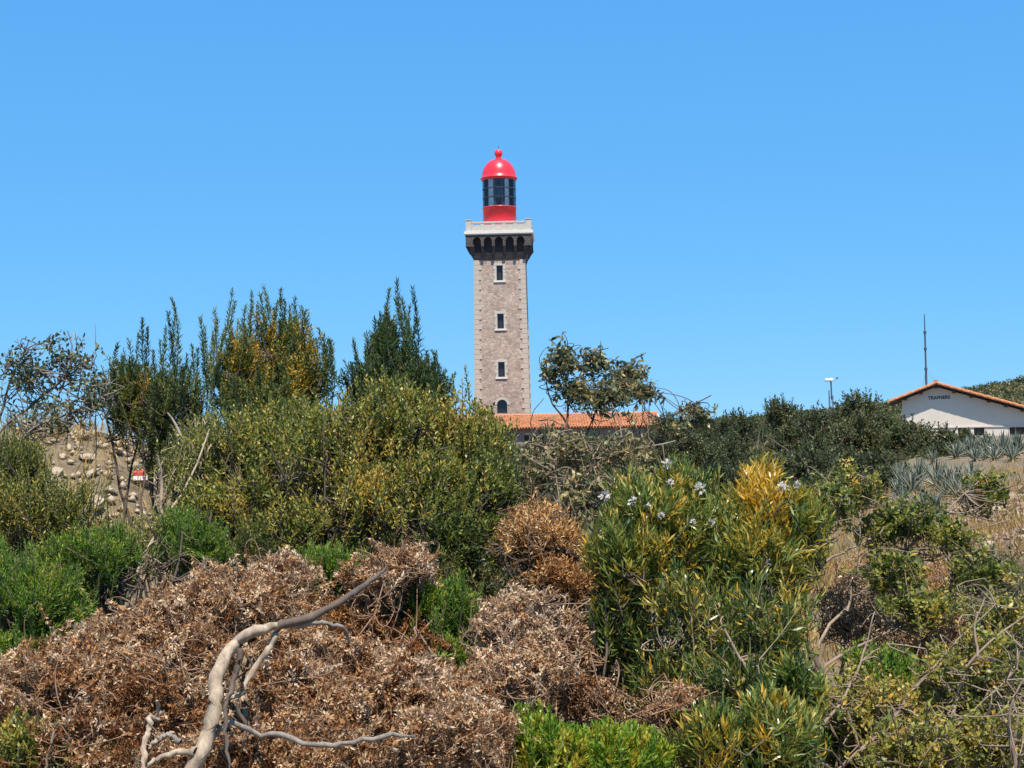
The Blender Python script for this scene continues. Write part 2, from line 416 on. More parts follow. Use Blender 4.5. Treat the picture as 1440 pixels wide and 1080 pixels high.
def tower_head():
    z0, z1, z2, z3 = Z_TOP, zl(355), zl(346, TY - 2.8), zl(329.5, TY - 3.1)
    za = z3
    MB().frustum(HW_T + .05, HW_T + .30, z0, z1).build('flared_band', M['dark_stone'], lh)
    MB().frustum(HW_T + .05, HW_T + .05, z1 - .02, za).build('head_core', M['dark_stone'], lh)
    H1, H2 = HW_T + .30, 2.97
    bays = 5; half = 2.45; bw = 2 * half / bays
    for side in range(4):
        a = side * PI / 2
        # arcade: slab on the outer plane with arched openings
        yo = -H2; yi = -H2 + .32
        mb = MB(); k = 8; r = bw / 2 - .13
        zs = (z2 + za) / 2 - .05
        def slab(poly):
            n = len(poly)
            mb.add([(x, yo, z) for x, z in poly] + [(x, yi, z) for x, z in poly], [tuple(range(n)), tuple(range(2 * n - 1, n - 1, -1))] + [(i, n + i, n + (i + 1) % n, (i + 1) % n) for i in range(n)])
        for b in range(bays):
            xc = -half + (b + .5) * bw
            arc = [(xc - r * math.cos(PI * i / k), zs + 1.05 * r * math.sin(PI * i / k)) for i in range(k + 1)]
            for i in range(k):
                (x0, b0), (x1, b1) = arc[i], arc[i + 1]
                slab([(x0, b0), (x1, b1), (x1, za), (x0, za)])
        edges = [-H2 + .322] + [-half + b * bw for b in range(1, bays)] + [H2 - .322]
        for e in range(bays + 1):
            if e == 0: x0, x1 = -H2 + (.322 if side % 2 else 0), -half + .13
            elif e == bays: x0, x1 = half - .13, H2 - (.322 if side % 2 else 0)
            else: x0, x1 = -half + e * bw - .13, -half + e * bw + .13
            slab([(x0, z2), (x1, z2), (x1, za), (x0, za)])
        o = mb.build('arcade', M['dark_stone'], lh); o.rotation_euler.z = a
        # corbels under each pier
        prof = [(-H1 + .1, z1 - .12), (-H1 - .02, z1 - .1), (-H1 - .12, z1 + .12), (-H2 + .1, z2 - .12), (-H2 - .03, z2 + .0), (-H2 - .03, z2 + .16), (-HW_T, z2 + .16), (-HW_T, z1 - .12)]
        for e in range(bays + 1):
            x = -half + e * bw + (.03 if e == 0 else -.03 if e == bays else 0)
            wd = .13 if 0 < e < bays else .2
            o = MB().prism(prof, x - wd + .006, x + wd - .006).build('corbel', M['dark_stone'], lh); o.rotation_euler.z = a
    # cornice, balcony parapet
    zc0, zc1 = za, zl(324, TY - 3.1)
    MB().frustum(3.02, 3.06, zc0 + .004, zc0 + .10).frustum(3.10, 3.10, zc0 + .102, zc1).build('cornice', M['white_stone'], lh)
    zp = zl(310.5, TY - 3); zk = zl(307.5, TY - 3)
    hp = 2.86; th = .17
    for cx in (-1, 1):
        for cy in (-1, 1):
            x, y = cx * (hp - .16), cy * (hp - .16)
            MB().box(x - .24, x + .24, y - .24, y + .24, zc1, zk - .08).box(x - .28, x + .28, y - .28, y + .28, zk - .078, zk).build('corner_post', M['pale_stone'], lh)
    L = hp - .41; bw = 2 * L / 5
    for side in range(4):
        a = side * PI / 2
        top = MB().box(-L, L, -hp - .03, -hp + th + .03, zp - .16, zp).build('parapet_rail', M['pale_stone'], lh); top.rotation_euler.z = a
        bot = MB().box(-L, L, -hp - .02, -hp + th, zc1, zc1 + .12).build('parapet_base', M['pale_stone'], lh); bot.rotation_euler.z = a
        for b in range(5):
            x0 = -L + b * bw
            p_ = MB().box(x0 + .172, x0 + bw - .152, -hp + .03, -hp + th - .02, zc1 + .15, zp - .27).build('parapet_panel', M['pale_stone'], lh); p_.rotation_euler.z = a
        for b in range(6):
            x = -L + b * bw; x0, x1 = (x, x + .16) if b == 0 else (x - .16, x) if b == 5 else (x - .15, x + .17)
            p_ = MB().box(x0 + .003, x1 - .003, -hp - .005, -hp + th, zc1 + .121, zp - .161).build('parapet_post', M['pale_stone'], lh); p_.rotation_euler.z = a
    # red drum
    zd = zl(288.5, TY - 1.5); zg = zl(250, TY - 1.5)
    rd = 1.53
    MB().lathe([(rd + .06, zc1), (rd + .06, zc1 + .15), (rd, zc1 + .2), (rd, zd - .1), (rd + .05, zd - .08), (rd + .05, zd)], 48).build('lantern_drum', M['red'], lh, True)
    # gallery inside: blind and optic
    MB().lathe([(.28, zd), (.30, zd + .5), (.62, zd + .6), (.74, zd + 1.0), (.78, zd + 1.5), (.72, zd + 2.0), (.55, zd + 2.35), (.3, zd + 2.5), (.25, zg)], 24).build('optic', M['optic'], lh, True)
    for a_s, a_e in ((188, 250), (294, 350), (60, 120)):
        bl = MB(); n = 18
        for i in range(n):
            a0 = R(a_s + (a_e - a_s) * i / n); a1 = R(a_s + (a_e - a_s) * (i + 1) / n)
            rr = 1.38 + .03 * (i % 2); r2 = 1.38 + .03 * ((i + 1) % 2)
            q = [(rr * math.cos(a0), rr * math.sin(a0)), (r2 * math.cos(a1), r2 * math.sin(a1))]
            bl.add([(*q[0], zd + .02), (*q[1], zd + .02), (*q[1], zg - .02), (*q[0], zg - .02)], [(0, 1, 2, 3)])
        bl.build('blind', M['curtain'], lh)
    # glazing: three tiers of panes, ring bars and mullions
    npn = 14; rg = 1.50; tiers = 3; hh = (zg - zd) / tiers
    for tq in range(tiers):
        for i in range(npn):
            a0 = 2 * PI * (i + .02) / npn; a1 = 2 * PI * (i + .98) / npn
            za_, zb_ = zd + tq * hh + .02, zd + (tq + 1) * hh - .02
            vs = []
            for z in (za_, zb_):
                for rr in (rg, rg - .012):
                    for a in (a0, a1): vs.append((rr * math.cos(a), rr * math.sin(a), z))
            MB().add(vs, [(0, 1, 5, 4), (2, 6, 7, 3), (0, 2, 3, 1), (4, 5, 7, 6), (0, 4, 6, 2), (1, 3, 7, 5)]).build('lantern_pane', M['glass'], lh)
    for i in range(npn):
        a = 2 * PI * i / npn
        MB().rod((rg * math.cos(a), rg * math.sin(a), zd), (rg * math.cos(a), rg * math.sin(a), zg), .022).build('mullion', M['dark_frame'], lh)
    for tq in range(1, tiers):
        z = zd + tq * hh
        MB().lathe([(rg - .02, z - .03), (rg + .045, z - .03), (rg + .045, z + .03), (rg - .02, z + .03)], 42, False).build('ring_bar', M['dark_frame'], lh)
    # dome
    rr = 1.70; zt = zl(223.5, TY)
    prof = [(1.45, zg - .02), (1.58, zg - .02), (1.62, zg + .02), (rr, zg + .12), (rr + .02, zg + .20), (rr - .07, zg + .26)]
    hd = zt - (zg + .26)
    for i in range(1, 13):
        a = PI / 2 * i / 12; prof.append(((rr - .12) * math.cos(a) ** .92 if i < 12 else .25, zg + .28 + hd * math.sin(a)))
    dm = MB().lathe(prof, 48).build('dome', M['red'], lh, True)
    zv = zl(212, TY)
    MB().lathe([(.30, zt - .1), (.27, zt + .0), (.25, zt + .25), (.31, zt + .3), (.37, zt + .42), (.37, zt + .62), (.28, zt + .8), (.1, zt + .88)], 24).build('vent_ball', M['red'], dm, True)
    MB().rod((0, 0, zt + .85), (0, 0, zt + 1.25), .025).build('lightning_rod', M['dark_frame'], dm)
tower_head()

# ------------------------------------------------------------------ tiled roofs
def tile_sheet(x0, x1, y_lo, z_lo, y_hi, z_hi, pitch=0.22, rows=10, seed=0):
    """canal tiles: one mesh of overlapping half round tiles between an eave line and a ridge line (local coords)"""
    rg_ = np.random.default_rng(seed)
    cols = max(1, int((x1 - x0) / pitch)); V = []; F = []
    lo = np.array([0, y_lo, z_lo]); hi = np.array([0, y_hi, z_hi]); d = hi - lo; nrm = np.array([0, -d[2], d[1]]) / np.hypot(d[1], d[2])
    if nrm[2] < 0: nrm = -nrm
    k = 5
    for c in range(cols):
        xc = x0 + (c + .5) * (x1 - x0) / cols
        for r_ in range(rows):
            t0, t1 = r_ / rows, (r_ + 1.12) / rows
            j = rg_.normal(0, .006, 2)
            b = len(V)
            for t, lift in ((t0, .055), (min(t1, 1.0), .02)):
                for i in range(k + 1):
                    a = PI * i / k
                    p = lo + d * t + nrm * (lift + .075 * math.sin(a) + j[0]); V.append((xc + .098 * math.cos(a) + j[1], p[1], p[2]))
            for i in range(k): F.append((b + i, b + i + 1, b + k + 2 + i, b + k + 1 + i))
    me = bpy.data.meshes.new('roof_tiles'); me.from_pydata(V, [], F); me.materials.append(M['tile']); me.update(); return me

# ------------------------------------------------------------------ long low building at the tower's foot
def fort():
    Y0 = 117.0
    pl = at(636, 584, Y0 + 4); pr = at(924, 583, Y0 + 4)
    zr = (pl.z + pr.z) / 2; ze = at(780, 602, Y0).z
    x0, x1 = pl.x, pr.x; xc = (x0 + x1) / 2; L = x1 - x0
    zg = hz(xc, Y0) - .4
    b = empty('long_low_building', (xc, Y0, zg), 'long low stone building with orange tiled roof at foot of lighthouse', 'building')
    z_e, z_r = ze - zg, zr - zg; D = 7.6; w2 = L / 2 - .35
    win = [(-5.6, .9), (-2.2, .9), (1.4, .9), (4.8, .9)]
    mb = MB(); xs = [-w2]
    for c, ww in win: xs += [c - ww / 2, c + ww / 2]
    xs.append(w2); wz0, wz1 = z_e - 1.75, z_e - .55; ht = z_e + .02
    for i in range(len(xs) - 1):
        if i % 2 == 0: mb.box(xs[i], xs[i + 1], 0.35, .75, 0, ht)
        else: mb.box(xs[i] , xs[i + 1], 0.35, .75, 0, wz0).box(xs[i], xs[i + 1], .35, .75, wz1, ht)
    mb.box(-w2, w2, D - .4, D, 0, ht)
    for s in (-1, 1):
        xa, xb = (w2 - .4, w2) if s > 0 else (-w2, -w2 + .4)
        mb.prism([(.7505, 0), (D - .401, 0), (D - .401, ht - .003), (D / 2 + .3, z_r - .2), (.7505, ht - .003)], xa, xb)
    mb.build('wall', M['fort_stone'], b)
    for c, ww in win:
        f = MB().box(c - ww / 2 + .002, c + ww / 2 - .002, .55, .6, wz0 + .002, wz1 - .002).build('window', M['pane'], b)
        MB().box(c - .03, c + .03, .52, .549, wz0 + .003, wz1 - .003).build('glazing_bar', M['white_paint'], f)
        MB().box(c - ww / 2 - .1, c + ww / 2 + .1, .28, .5, wz0 - .12, wz0 - .002).build('sill', M['pale_stone'], f)
    mb = MB()
    mb.add([(-L/2, -.12, z_e - .02), (L/2, -.12, z_e - .02), (L/2, 4, z_r), (-L/2, 4, z_r), (-L/2, 8.1, z_e - .02), (L/2, 8.1, z_e - .02)], [(0, 1, 2, 3), (3, 2, 5, 4)])
    rf = mb.build('roof', M['tile'], b)
    for k_, (ya, yb) in enumerate(((-.15, 4), (8.15, 4))):
        t_ = link(bpy.data.objects.new('roof_tiles', tile_sheet(-L / 2, L / 2, ya, z_e, yb, z_r, .235, 11, k_)), rf); tag(t_, kind='stuff')
    n = int(L / .4)
    rm = MB(); k = 6
    vs = []
    for x in (0, .44):
        for i in range(k + 1): a = PI * i / k; vs.append((x, .13 * math.cos(a), .11 * math.sin(a) + (.03 if x else 0)))
    rm.add(vs, [(i, i + 1, k + 2 + i, k + 1 + i) for i in range(k)])
    me = rm.mesh('ridge_tile', M['tile'])
    for i in range(n):
        o = link(bpy.data.objects.new('ridge_tile', me), rf); o.location = (-L / 2 + i * L / n, 4, z_r + .02)
    # white rendered verge at the right end
    MB().prism([(-.1, z_e - .22), (4, z_r - .2), (8.1, z_e - .22), (8.1, z_e - .03), (4, z_r - .012), (-.1, z_e - .03)], L / 2 - .12, L / 2 + .05).build('verge', M['white_stone'], b)
fort()

# ------------------------------------------------------------------ pale house with a wide gable on the right
def house():
    YH = 80.0; th = R(16)
    o0 = at(1316, 541, YH)
    ux = Vector((math.cos(th), -math.sin(th), 0)); nrm = Vector((-ux.y, ux.x, 0))
    def loc(u, v):                                       # pixel -> (x along facade, z) on the facade plane
        d = at(u, v, 50) - CAM; t_ = (o0 - CAM).dot(nrm) / d.dot(nrm); p = CAM + d * t_
        return (p - o0).dot(ux), p.z
    zg = hz(o0.x + 2, o0.y) - .6
    h = empty('gabled_house', (o0.x, o0.y, zg), 'pale rendered house with wide orange tiled gable and dark lettering', 'house', rz=-th)
    ex_l = loc(1268, 556)[0]; zl_l = loc(1250, 566)
    pr = loc(1316, 540); rr = loc(1440, 571)
    zp = pr[1] - zg; slr = (pr[1] - rr[1]) / (rr[0] - pr[0]); sll = (pr[1] - zl_l[1]) / (pr[0] - zl_l[0])
    slr = sll = (slr + sll) / 2 * 1.0
    sll *= 1.14; slr *= .93
    xr = rr[0] + 2.2; xl = ex_l
    zt = lambda x: zp - .16 - (slr * x if x > 0 else -sll * x)
    zsc = loc(1380, 600)[1] - zg
    wins = [(loc(1354, 604)[0], .52), (loc(1377, 604)[0], .56), (loc(1427, 602)[0], .54), (loc(1441, 602)[0], .5), (loc(1462, 602)[0], .54)]
    wz1, wz0 = zsc - .06, zsc - .50
    mb = MB(); T = .3
    def pan(x0, x1, za0, za1, zb0, zb1):                # wall panel with sloping top
        mb.add([(x0, 0, za0), (x1, 0, za1), (x1, 0, zb1), (x0, 0, zb0), (x0, T, za0), (x1, T, za1), (x1, T, zb1), (x0, T, zb0)],
               [(0, 1, 2, 3), (5, 4, 7, 6), (0, 3, 7, 4), (1, 5, 6, 2), (0, 4, 5, 1), (3, 2, 6, 7)])
    pan(xl, 0, zsc, zsc, zt(xl), zt(0)); pan(0, xr, zsc, zsc, zt(0), zt(xr))
    xs = [xl]
    for c, w_ in wins: xs += [c - w_ / 2, c + w_ / 2]
    xs.append(xr)
    for i in range(len(xs) - 1):
        if i % 2 == 0: pan(xs[i], xs[i + 1], 0, 0, zsc, zsc)
        else: pan(xs[i], xs[i + 1], 0, 0, wz0, wz0); pan(xs[i], xs[i + 1], wz1, wz1, zsc, zsc)
    DEP = 13
    mb.box(xl, xl + T, T + .002, DEP, 0, zt(xl) - .01).box(xr - T, xr, T + .002, DEP, 0, zt(xr) - .01)
    mb.box(xl + T, xr - T, DEP - T, DEP - .002, 0, min(zt(xl), zt(xr)) - .02)
    mb.build('wall', M['render_wall'], h)
    MB().box(xl + .6, xr - .02, -.05, -.002, zsc - .03, zsc + .04).build('string_course', M['render_wall'], h)
    for c, w_ in wins:
        f = MB().box(c - w_ / 2 + .002, c + w_ / 2 - .002, .14, .18, wz0 + .002, wz1 - .002).build('window', M['pane'], h)
        MB().box(c - w_ / 2 - .05, c + w_ / 2 + .05, -.06, .1, wz0 - .07, wz0 - .002).build('sill', M['white_stone'], f)
        MB().box(c - .02, c + .02, .11, .139, wz0 + .003, wz1 - .003).build('glazing_bar', M['dark_frame'], f)
    # roof: two slabs with overhang, tiles on top, purlin ends below
    OV = -.52
    xle = xl - .75; xre = xr + .6
    rf = None
    zz = lambda x: zp - (slr * x if x > 0 else -sll * x)
    mb = MB()
    for x0, x1 in ((xle, 0), (0, xre)):
        mb.add([(x0, OV, zz(x0) - .07), (x1, OV, zz(x1) - .07), (x1, OV, zz(x1)), (x0, OV, zz(x0)), (x0, DEP + .5, zz(x0) - .07), (x1, DEP + .5, zz(x1) - .07), (x1, DEP + .5, zz(x1)), (x0, DEP + .5, zz(x0))],
               [(0, 1, 2, 3), (5, 4, 7, 6), (0, 3, 7, 4), (1, 5, 6, 2), (0, 4, 5, 1), (3, 2, 6, 7)])
    rf = mb.build('roof', M['wood'], h)
    for s, (xe, sl) in enumerate(((xle, sll), (xre, slr))):
        Ls = abs(xe)
        me = tile_sheet(0, DEP + .5 - OV, Ls, -sl * Ls, 0, 0, .23, int(Ls / .35), s)
        t_ = link(bpy.data.objects.new('roof_tiles', me), rf); tag(t_, kind='stuff')
        if s == 0: t_.rotation_euler = (0, 0, R(90)); t_.location = (0, OV + .06, zp + .02)
        else: t_.rotation_euler = (0, 0, R(-90)); t_.location = (0, DEP + .5, zp + .02)
        # verge tiles, one by one along the gable edge
        nv = int(Ls / .42); vm = MB(); k = 6; vs = []
        for x in (0, .47):
            for i in range(k + 1): a = PI * i / k; vs.append((x, .11 * math.cos(a), .09 * math.sin(a) + (.025 if x else 0)))
        vm.add(vs, [(i, i + 1, k + 2 + i, k + 1 + i) for i in range(k)])
        me2 = vm.mesh('verge_tile', M['tile'])
        for i in range(nv):
            o = link(bpy.data.objects.new('verge_tile', me2), rf)
            t0 = (i + 1) / nv
            o.location = (xe * t0, OV + .06, zz(xe * t0) + .03)
            ang = math.atan(sl)
            o.rotation_euler = (0, -ang, 0) if s == 0 else (0, ang, PI) if False else ((0, -ang, 0) if s == 0 else (0, PI + ang, 0))
            if s == 1: o.rotation_euler = (0, -ang, PI)
    for u in (1273, 1295, 1317, 1342, 1366, 1390, 1414, 1437):
        x = loc(u, 560)[0]
        MB().box(x - .09, x + .09, OV + .16, .35, zz(x) - .24 - (.0), zz(x) - .085 - abs(slr) * .1).build('purlin_end', M['wood'], h)
    MB().box(-.12, .12, OV + .05, OV + .45, zp + .02, zp + .22).build('ridge_cap', M['tile'], h)
    # lettering, painted on as flat thin letters
    tc = bpy.data.curves.new('lettering', 'FONT'); tc.body = 'TRAFNERS'; tc.size = .34; tc.extrude = .006; tc.align_x = 'CENTER'; tc.align_y = 'CENTER'
    tc.space_character = 1.02; tc.offset = .008
    to = bpy.data.objects.new('tmp', tc); COL.objects.link(to)
    dg = bpy.context.evaluated_depsgraph_get(); me = bpy.data.meshes.new_from_object(to.evaluated_get(dg)); bpy.data.objects.remove(to)
    me.materials.clear(); me.materials.append(M['letter'])
    lo = link(bpy.data.objects.new('lettering', me), h); lx, lz = loc(1320.5, 559.3)
    lo.location = (lx, -.012, lz - zg); lo.rotation_euler = (R(90), R(-1.5), 0)
    wd = max(v.co.x for v in me.vertices) - min(v.co.x for v in me.vertices)
    x_a, x_b = loc(1305, 559)[0], loc(1336, 559)[0]; s_ = (x_b - x_a) / wd; lo.scale = (s_, s_ * 1.05, 1)
house()

# ------------------------------------------------------------------ masts
def masts():
    p = at(1303.2, 560, 98); top = at(1301, 442, 98)
    zg = hz(p.x, 98); H = top.z - zg
    m = empty('radio_mast', (p.x, 98, zg - .1), 'tall thin dark mast rising behind the gabled house', 'mast')
    mb = MB()
    mb.rod((0, 0, 0), (0, 0, H * .55), .075, 8).build('pole', M['mast'], m)
    MB().rod((0, 0, H * .55), (0, 0, H * .86), .06, 8).build('upper_pole', M['mast'], m)
    MB().rod((0, 0, H * .86), (0, 0, H + .1), .045, 8, .03).build('tip', M['mast'], m)
    for f in (.3, .55, .72, .86): MB().rod((0, 0, H * f - .08), (0, 0, H * f + .08), .105, 8).build('collar', M['mast'], m)
    for k in range(3):
        a = R(90 + 120 * k); q = (3.5 * math.cos(a), 3.5 * math.sin(a))
        MB().rod((0, 0, H * .54), (*q, hz(p.x + q[0], 98 + q[1]) - zg + .1), .008, 4).build('guy_wire', M['mast'], m)
    p = at(1169, 575, 95); zt = at(1168, 531, 95).z; zg = hz(p.x, 95); H = zt - zg
    m = empty('weather_mast', (p.x, 95, zg - .1), 'small lattice mast with white domed instruments above the trees', 'mast')
    w_ = .12; top = H * .72
    for sx in (-1, 1):
        for sy in (-1, 1): MB().rod((sx * w_, sy * w_, 0), (sx * w_, sy * w_, top if sx > 0 else top + .35), .018, 5).build('leg', M['mast'], m)
    br = MB(); n = 9
    for i in range(n):
        z0, z1 = top * i / n, top * (i + 1) / n
        for s in (-1, 1):
            br.rod((-w_ * s, s * w_, z0), (w_ * s, s * w_, z1), .009, 4).rod((s * w_, -w_ * s, z0), (s * w_, w_ * s, z1), .009, 4)
            br.rod((-w_, s * w_, z1), (w_, s * w_, z1), .009, 4)
    br.build('bracing', M['mast'], m)
    MB().rod((.05, 0, top - .3), (.02, 0, H - .12), .05, 8).build('instrument_pole', M['mast'], m)
    MB().rod((-.28, 0, H - .15), (.42, 0, H - .10), .022, 6).build('cross_arm', M['mast'], m)
    for x, r_ in ((-.24, .14), (.04, .15)):
        d_ = MB().lathe([(r_ * .9, H - .16), (r_, H - .08)] + [(r_ * math.cos(PI / 2 * i / 6) + .004, H - .08 + r_ * 1.05 * math.sin(PI / 2 * i / 6)) for i in range(1, 7)], 16).build('dome_sensor', M['white_paint'], m, True)
        d_.location.x = x
    MB().rod((.40, 0, H - .12), (.40, 0, H + .12), .012, 5).add([(.36, 0, H + .02), (.50, .01, H), (.50, .01, H + .14), (.38, 0, H + .1)], [(0, 1, 2, 3)]).build('wind_vane', M['mast'], m)
masts()

# ------------------------------------------------------------------ vegetation toolkit
def unit(a): return a / np.maximum(np.linalg.norm(a, axis=-1, keepdims=True), 1e-9)

def leaves(Pb, D, Wd, Lg, Wi, bend, tint, six, rng):
    """leaf blades: base points, directions, width directions -> triangles"""
    n = len(Pb); Nn = np.cross(D, Wd); Lg = Lg[:, None]; Wi = Wi[:, None] * .5; bd = bend[:, None]
    if six:
        V = np.empty((n, 6, 3))
        m1 = Pb + D * Lg * .33 + Nn * bd * Lg * .12; m2 = Pb + D * Lg * .70 + Nn * bd * Lg * .05
        V[:, 0] = Pb; V[:, 1] = m1 - Wd * Wi; V[:, 2] = m1 + Wd * Wi; V[:, 3] = m2 - Wd * Wi * .85; V[:, 4] = m2 + Wd * Wi * .85
        V[:, 5] = Pb + D * Lg * .98 - Nn * bd * Lg * .18
        T0 = np.array([(0, 2, 1), (1, 2, 4), (1, 4, 3), (3, 4, 5)])
    else:
        V = np.empty((n, 4, 3))
        m1 = Pb + D * Lg * .5 + Nn * bd * Lg * .1
        V[:, 0] = Pb; V[:, 1] = m1 - Wd * Wi; V[:, 2] = m1 + Wd * Wi; V[:, 3] = Pb + D * Lg - Nn * bd * Lg * .08
        T0 = np.array([(0, 2, 1), (1, 2, 3)])
    k = V.shape[1]
    T = (np.arange(n)[:, None, None] * k + T0[None]).reshape(-1, 3)
    return V.reshape(-1, 3), T, np.repeat(tint, k)

def tubes(P, Rr, sides=4):
    """batch of n polylines P (n,k,3), radii (n,k)"""
    n, k, _ = P.shape
    Tn = np.gradient(P, axis=1); Tn = unit(Tn)
    ref = np.where(np.abs(Tn[..., 2:3]) > .9, np.array([1., 0, 0]), np.array([0, 0, 1.]))
    A = unit(np.cross(Tn, ref)); B = np.cross(Tn, A)
    an = 2 * PI * np.arange(sides) / sides
    V = P[:, :, None] + Rr[:, :, None, None] * (np.cos(an)[:, None] * A[:, :, None] + np.sin(an)[:, None] * B[:, :, None])
    i = np.arange(n)[:, None, None]; j = np.arange(k - 1)[None, :, None]; s = np.arange(sides)[None, None]; s1 = (s + 1) % sides
    b = i * k * sides
    F = np.stack([b + j * sides + s, b + j * sides + s1, b + (j + 1) * sides + s1, b + (j + 1) * sides + s], -1).reshape(-1, 4)
    return V.reshape(-1, 3), F

def cat(parts):
    V = []; F = []; T = []; b = 0
    for p in parts:
        V.append(p[0]); F.append(p[1] + b); b += len(p[0])
        if len(p) > 2: T.append(p[2])
    return np.concatenate(V), np.concatenate(F), (np.concatenate(T) if T else None)

def spline(pts, n):
    pts = np.asarray(pts, float); m = len(pts)
    if m == 2:
        t = np.linspace(0, 1, n)[:, None]; return pts[0] * (1 - t) + pts[1] * t
    ext = np.vstack([2 * pts[0] - pts[1], pts, 2 * pts[-1] - pts[-2]])
    out = []
    for t in np.linspace(0, m - 1 - 1e-6, n):
        i = int(t); f = t - i; p0, p1, p2, p3 = ext[i:i + 4]
        out.append(.5 * (2 * p1 + (p2 - p0) * f + (2 * p0 - 5 * p1 + 4 * p2 - p3) * f * f + (3 * p1 - p0 - 3 * p2 + p3) * f ** 3))
    return np.array(out)

def px3(pl):
    """pixel path [(u,v,Y)...] -> world points"""
    return np.array([tuple(at(*p)) for p in pl])

def wobble(P, amp, rng):
    k = len(P); w_ = np.cumsum(rng.normal(0, 1, (k, 3)), 0); w_ -= np.linspace(0, 1, k)[:, None] * w_[-1]
    return P + w_ * amp

def shrub(name, label, cat_, group, blobs, n, mat, seed, twig='bark', slen=(.10, .18), leaf=(.02, .004), nleaf=30, ang=(62, 28), up=.8, out=.6, rnd=.35,
          droop=0.0, tip_taper=.4, bend=.4, six=False, tint=(.4, .16, .14), patches=(), tips=(), stems=None, base=None, twig_r=.0016, stem_r=.012,
          shell=.5, whorl=0.0, flowers=(), jitter=.3, start=.05, autostem=True, leaf_part='foliage', rdep=.85, twisty=.03, clumps=12, clumpy=.75, tip_boost=1.0, tip_dense=1.0, holes=()):
    rng = np.random.default_rng(seed)
    C = []; RD = []; Wt = []
    for b in blobs:
        u, v, Y, ru, rv = b[:5]
        c = np.array(at(u, v, Y)); s = Y / FPX
        C.append(c); RD.append((ru * s, max(ru, rv) * s * rdep, rv * s)); Wt.append((b[5] if len(b) > 5 else 1.0) * ru * rv)
    C = np.array(C); RD = np.array(RD); Wt = np.array(Wt) / np.sum(Wt)
    if base is None:
        bx, by = np.average(C[:, 0], weights=Wt), np.average(C[:, 1], weights=Wt)
    else: bx, by = base
    B = np.array([bx, by, hz(bx, by) - .02])
    root = empty(name, tuple(B), label, cat_, group)
    # --- stems
    paths = []
    for sp in (stems or []):
        pts = px3(sp[0]) if isinstance(sp[0][0], (tuple, list)) else px3(sp)
        P = spline(pts, 14); P = wobble(P, np.linalg.norm(P[-1] - P[0]) * .006, rng); paths.append((P, sp[1] if isinstance(sp[0][0], (tuple, list)) else stem_r))
    if autostem:
        for c, rd in zip(C, RD):
            for q in range(3):
                e = c + rng.normal(0, .45, 3) * rd
                b0 = B + np.array([rng.normal(0, .05), rng.normal(0, .05), 0])
                mid = (b0 + e) / 2 + np.array([*(rng.normal(0, .12, 2) * np.linalg.norm(e - b0)), -.0])
                P = spline([b0, mid, e], 14); paths.append((wobble(P, .012, rng), stem_r * rng.uniform(.6, 1)))
    tube_parts = []
    nodes = []
    for P, r0 in paths:
        rr = np.linspace(r0, r0 * .3, len(P))
        tube_parts.append(tubes(P[None], rr[None], 6)); nodes.append(P[3:])
    nodes = np.concatenate(nodes) if nodes else B[None]
    # --- shoots
    idx = rng.choice(len(C), n, p=Wt)
    d = unit(rng.normal(0, 1, (n, 3))); d[:, 2] = np.where(d[:, 2] < -.35, -d[:, 2], d[:, 2])
    ncl = clumps; cl = unit(rng.normal(0, 1, (len(C), ncl, 3))); cl[..., 2] = np.where(cl[..., 2] < -.3, -cl[..., 2], cl[..., 2])
    pick = rng.integers(0, ncl, n); isc = rng.uniform(0, 1, n) < clumpy
    d = np.where(isc[:, None], unit(cl[idx, pick] + rng.normal(0, .30, (n, 3))), d)
    rad = rng.uniform(shell, 1.0, n) ** .6
    rad = np.where(isc, rad * (rng.uniform(.82, 1.22, (len(C), ncl))[idx, pick]), rad * .92)
    rad *= 1 + .16 * np.sin(d[:, 0] * 5 + idx) * np.sin(d[:, 2] * 6 + 2 * idx) + rng.normal(0, .05, n)
    tip = C[idx] + d * RD[idx] * rad[:, None]
    ax = unit(d * out + np.array([0, 0, up]) + rng.normal(0, rnd, (n, 3)))
    keep = np.ones(n, bool)
    for (u, v, Y, hr) in holes:                       # hollows in the crown where it has died back
        keep &= np.linalg.norm((tip - np.array(at(u, v, Y))) * np.array([1, .6, 1]), axis=1) > hr * Y / FPX * rng.uniform(.75, 1.15, n)
    idx, pick, isc, d, tip, ax = idx[keep], pick[keep], isc[keep], d[keep], tip[keep], ax[keep]; n = len(tip)
    L = rng.uniform(*slen, n)
    if len(tips):
        tp = np.array([tuple(at(u, v, Y)) for u, v, Y, l in tips]); tl = np.array([l for *_, l in tips])
        ta = unit(np.array([0, 0, 1.]) + rng.normal(0, .12, (len(tips), 3)))
        tip = np.vstack([tip, tp]); ax = np.vstack([ax, ta]); L = np.concatenate([L, tl]); n2 = n + len(tips)
    else: n2 = n
    k = 5
    t = np.linspace(0, 1, k)
    side = unit(np.cross(ax, rng.normal(0, 1, (n2, 3))))
    curve = rng.normal(0, .10, n2)[:, None, None] * (t * (1 - t))[None, :, None] * 2
    SH = tip[:, None] - ax[:, None] * ((1 - t)[None, :, None] * L[:, None, None]) + side[:, None] * curve * L[:, None, None]
    if droop: SH[..., 2] -= droop * (t ** 2)[None] * L[:, None]
    tube_parts.append(tubes(SH, twig_r * np.linspace(1.1, .45, k)[None] * rng.uniform(.8, 1.3, n2)[:, None], 3))
    # connecting twigs to the nearest stem node below
    S0 = SH[:, 0]; near = np.empty(n2, int)
    for a in range(0, n2, 400):
        dd = S0[a:a + 400, None] - nodes[None]
        cost = (np.linalg.norm(dd, axis=-1) + .8 * np.clip(-dd[..., 2], 0, 9)) * rng.uniform(.7, 1.5, dd.shape[:2])
        near[a:a + 400] = cost.argmin(1)
    Q = nodes[near]; mid = (S0 + Q) / 2 + rng.normal(0, twisty, (n2, 3)) - ax * .04
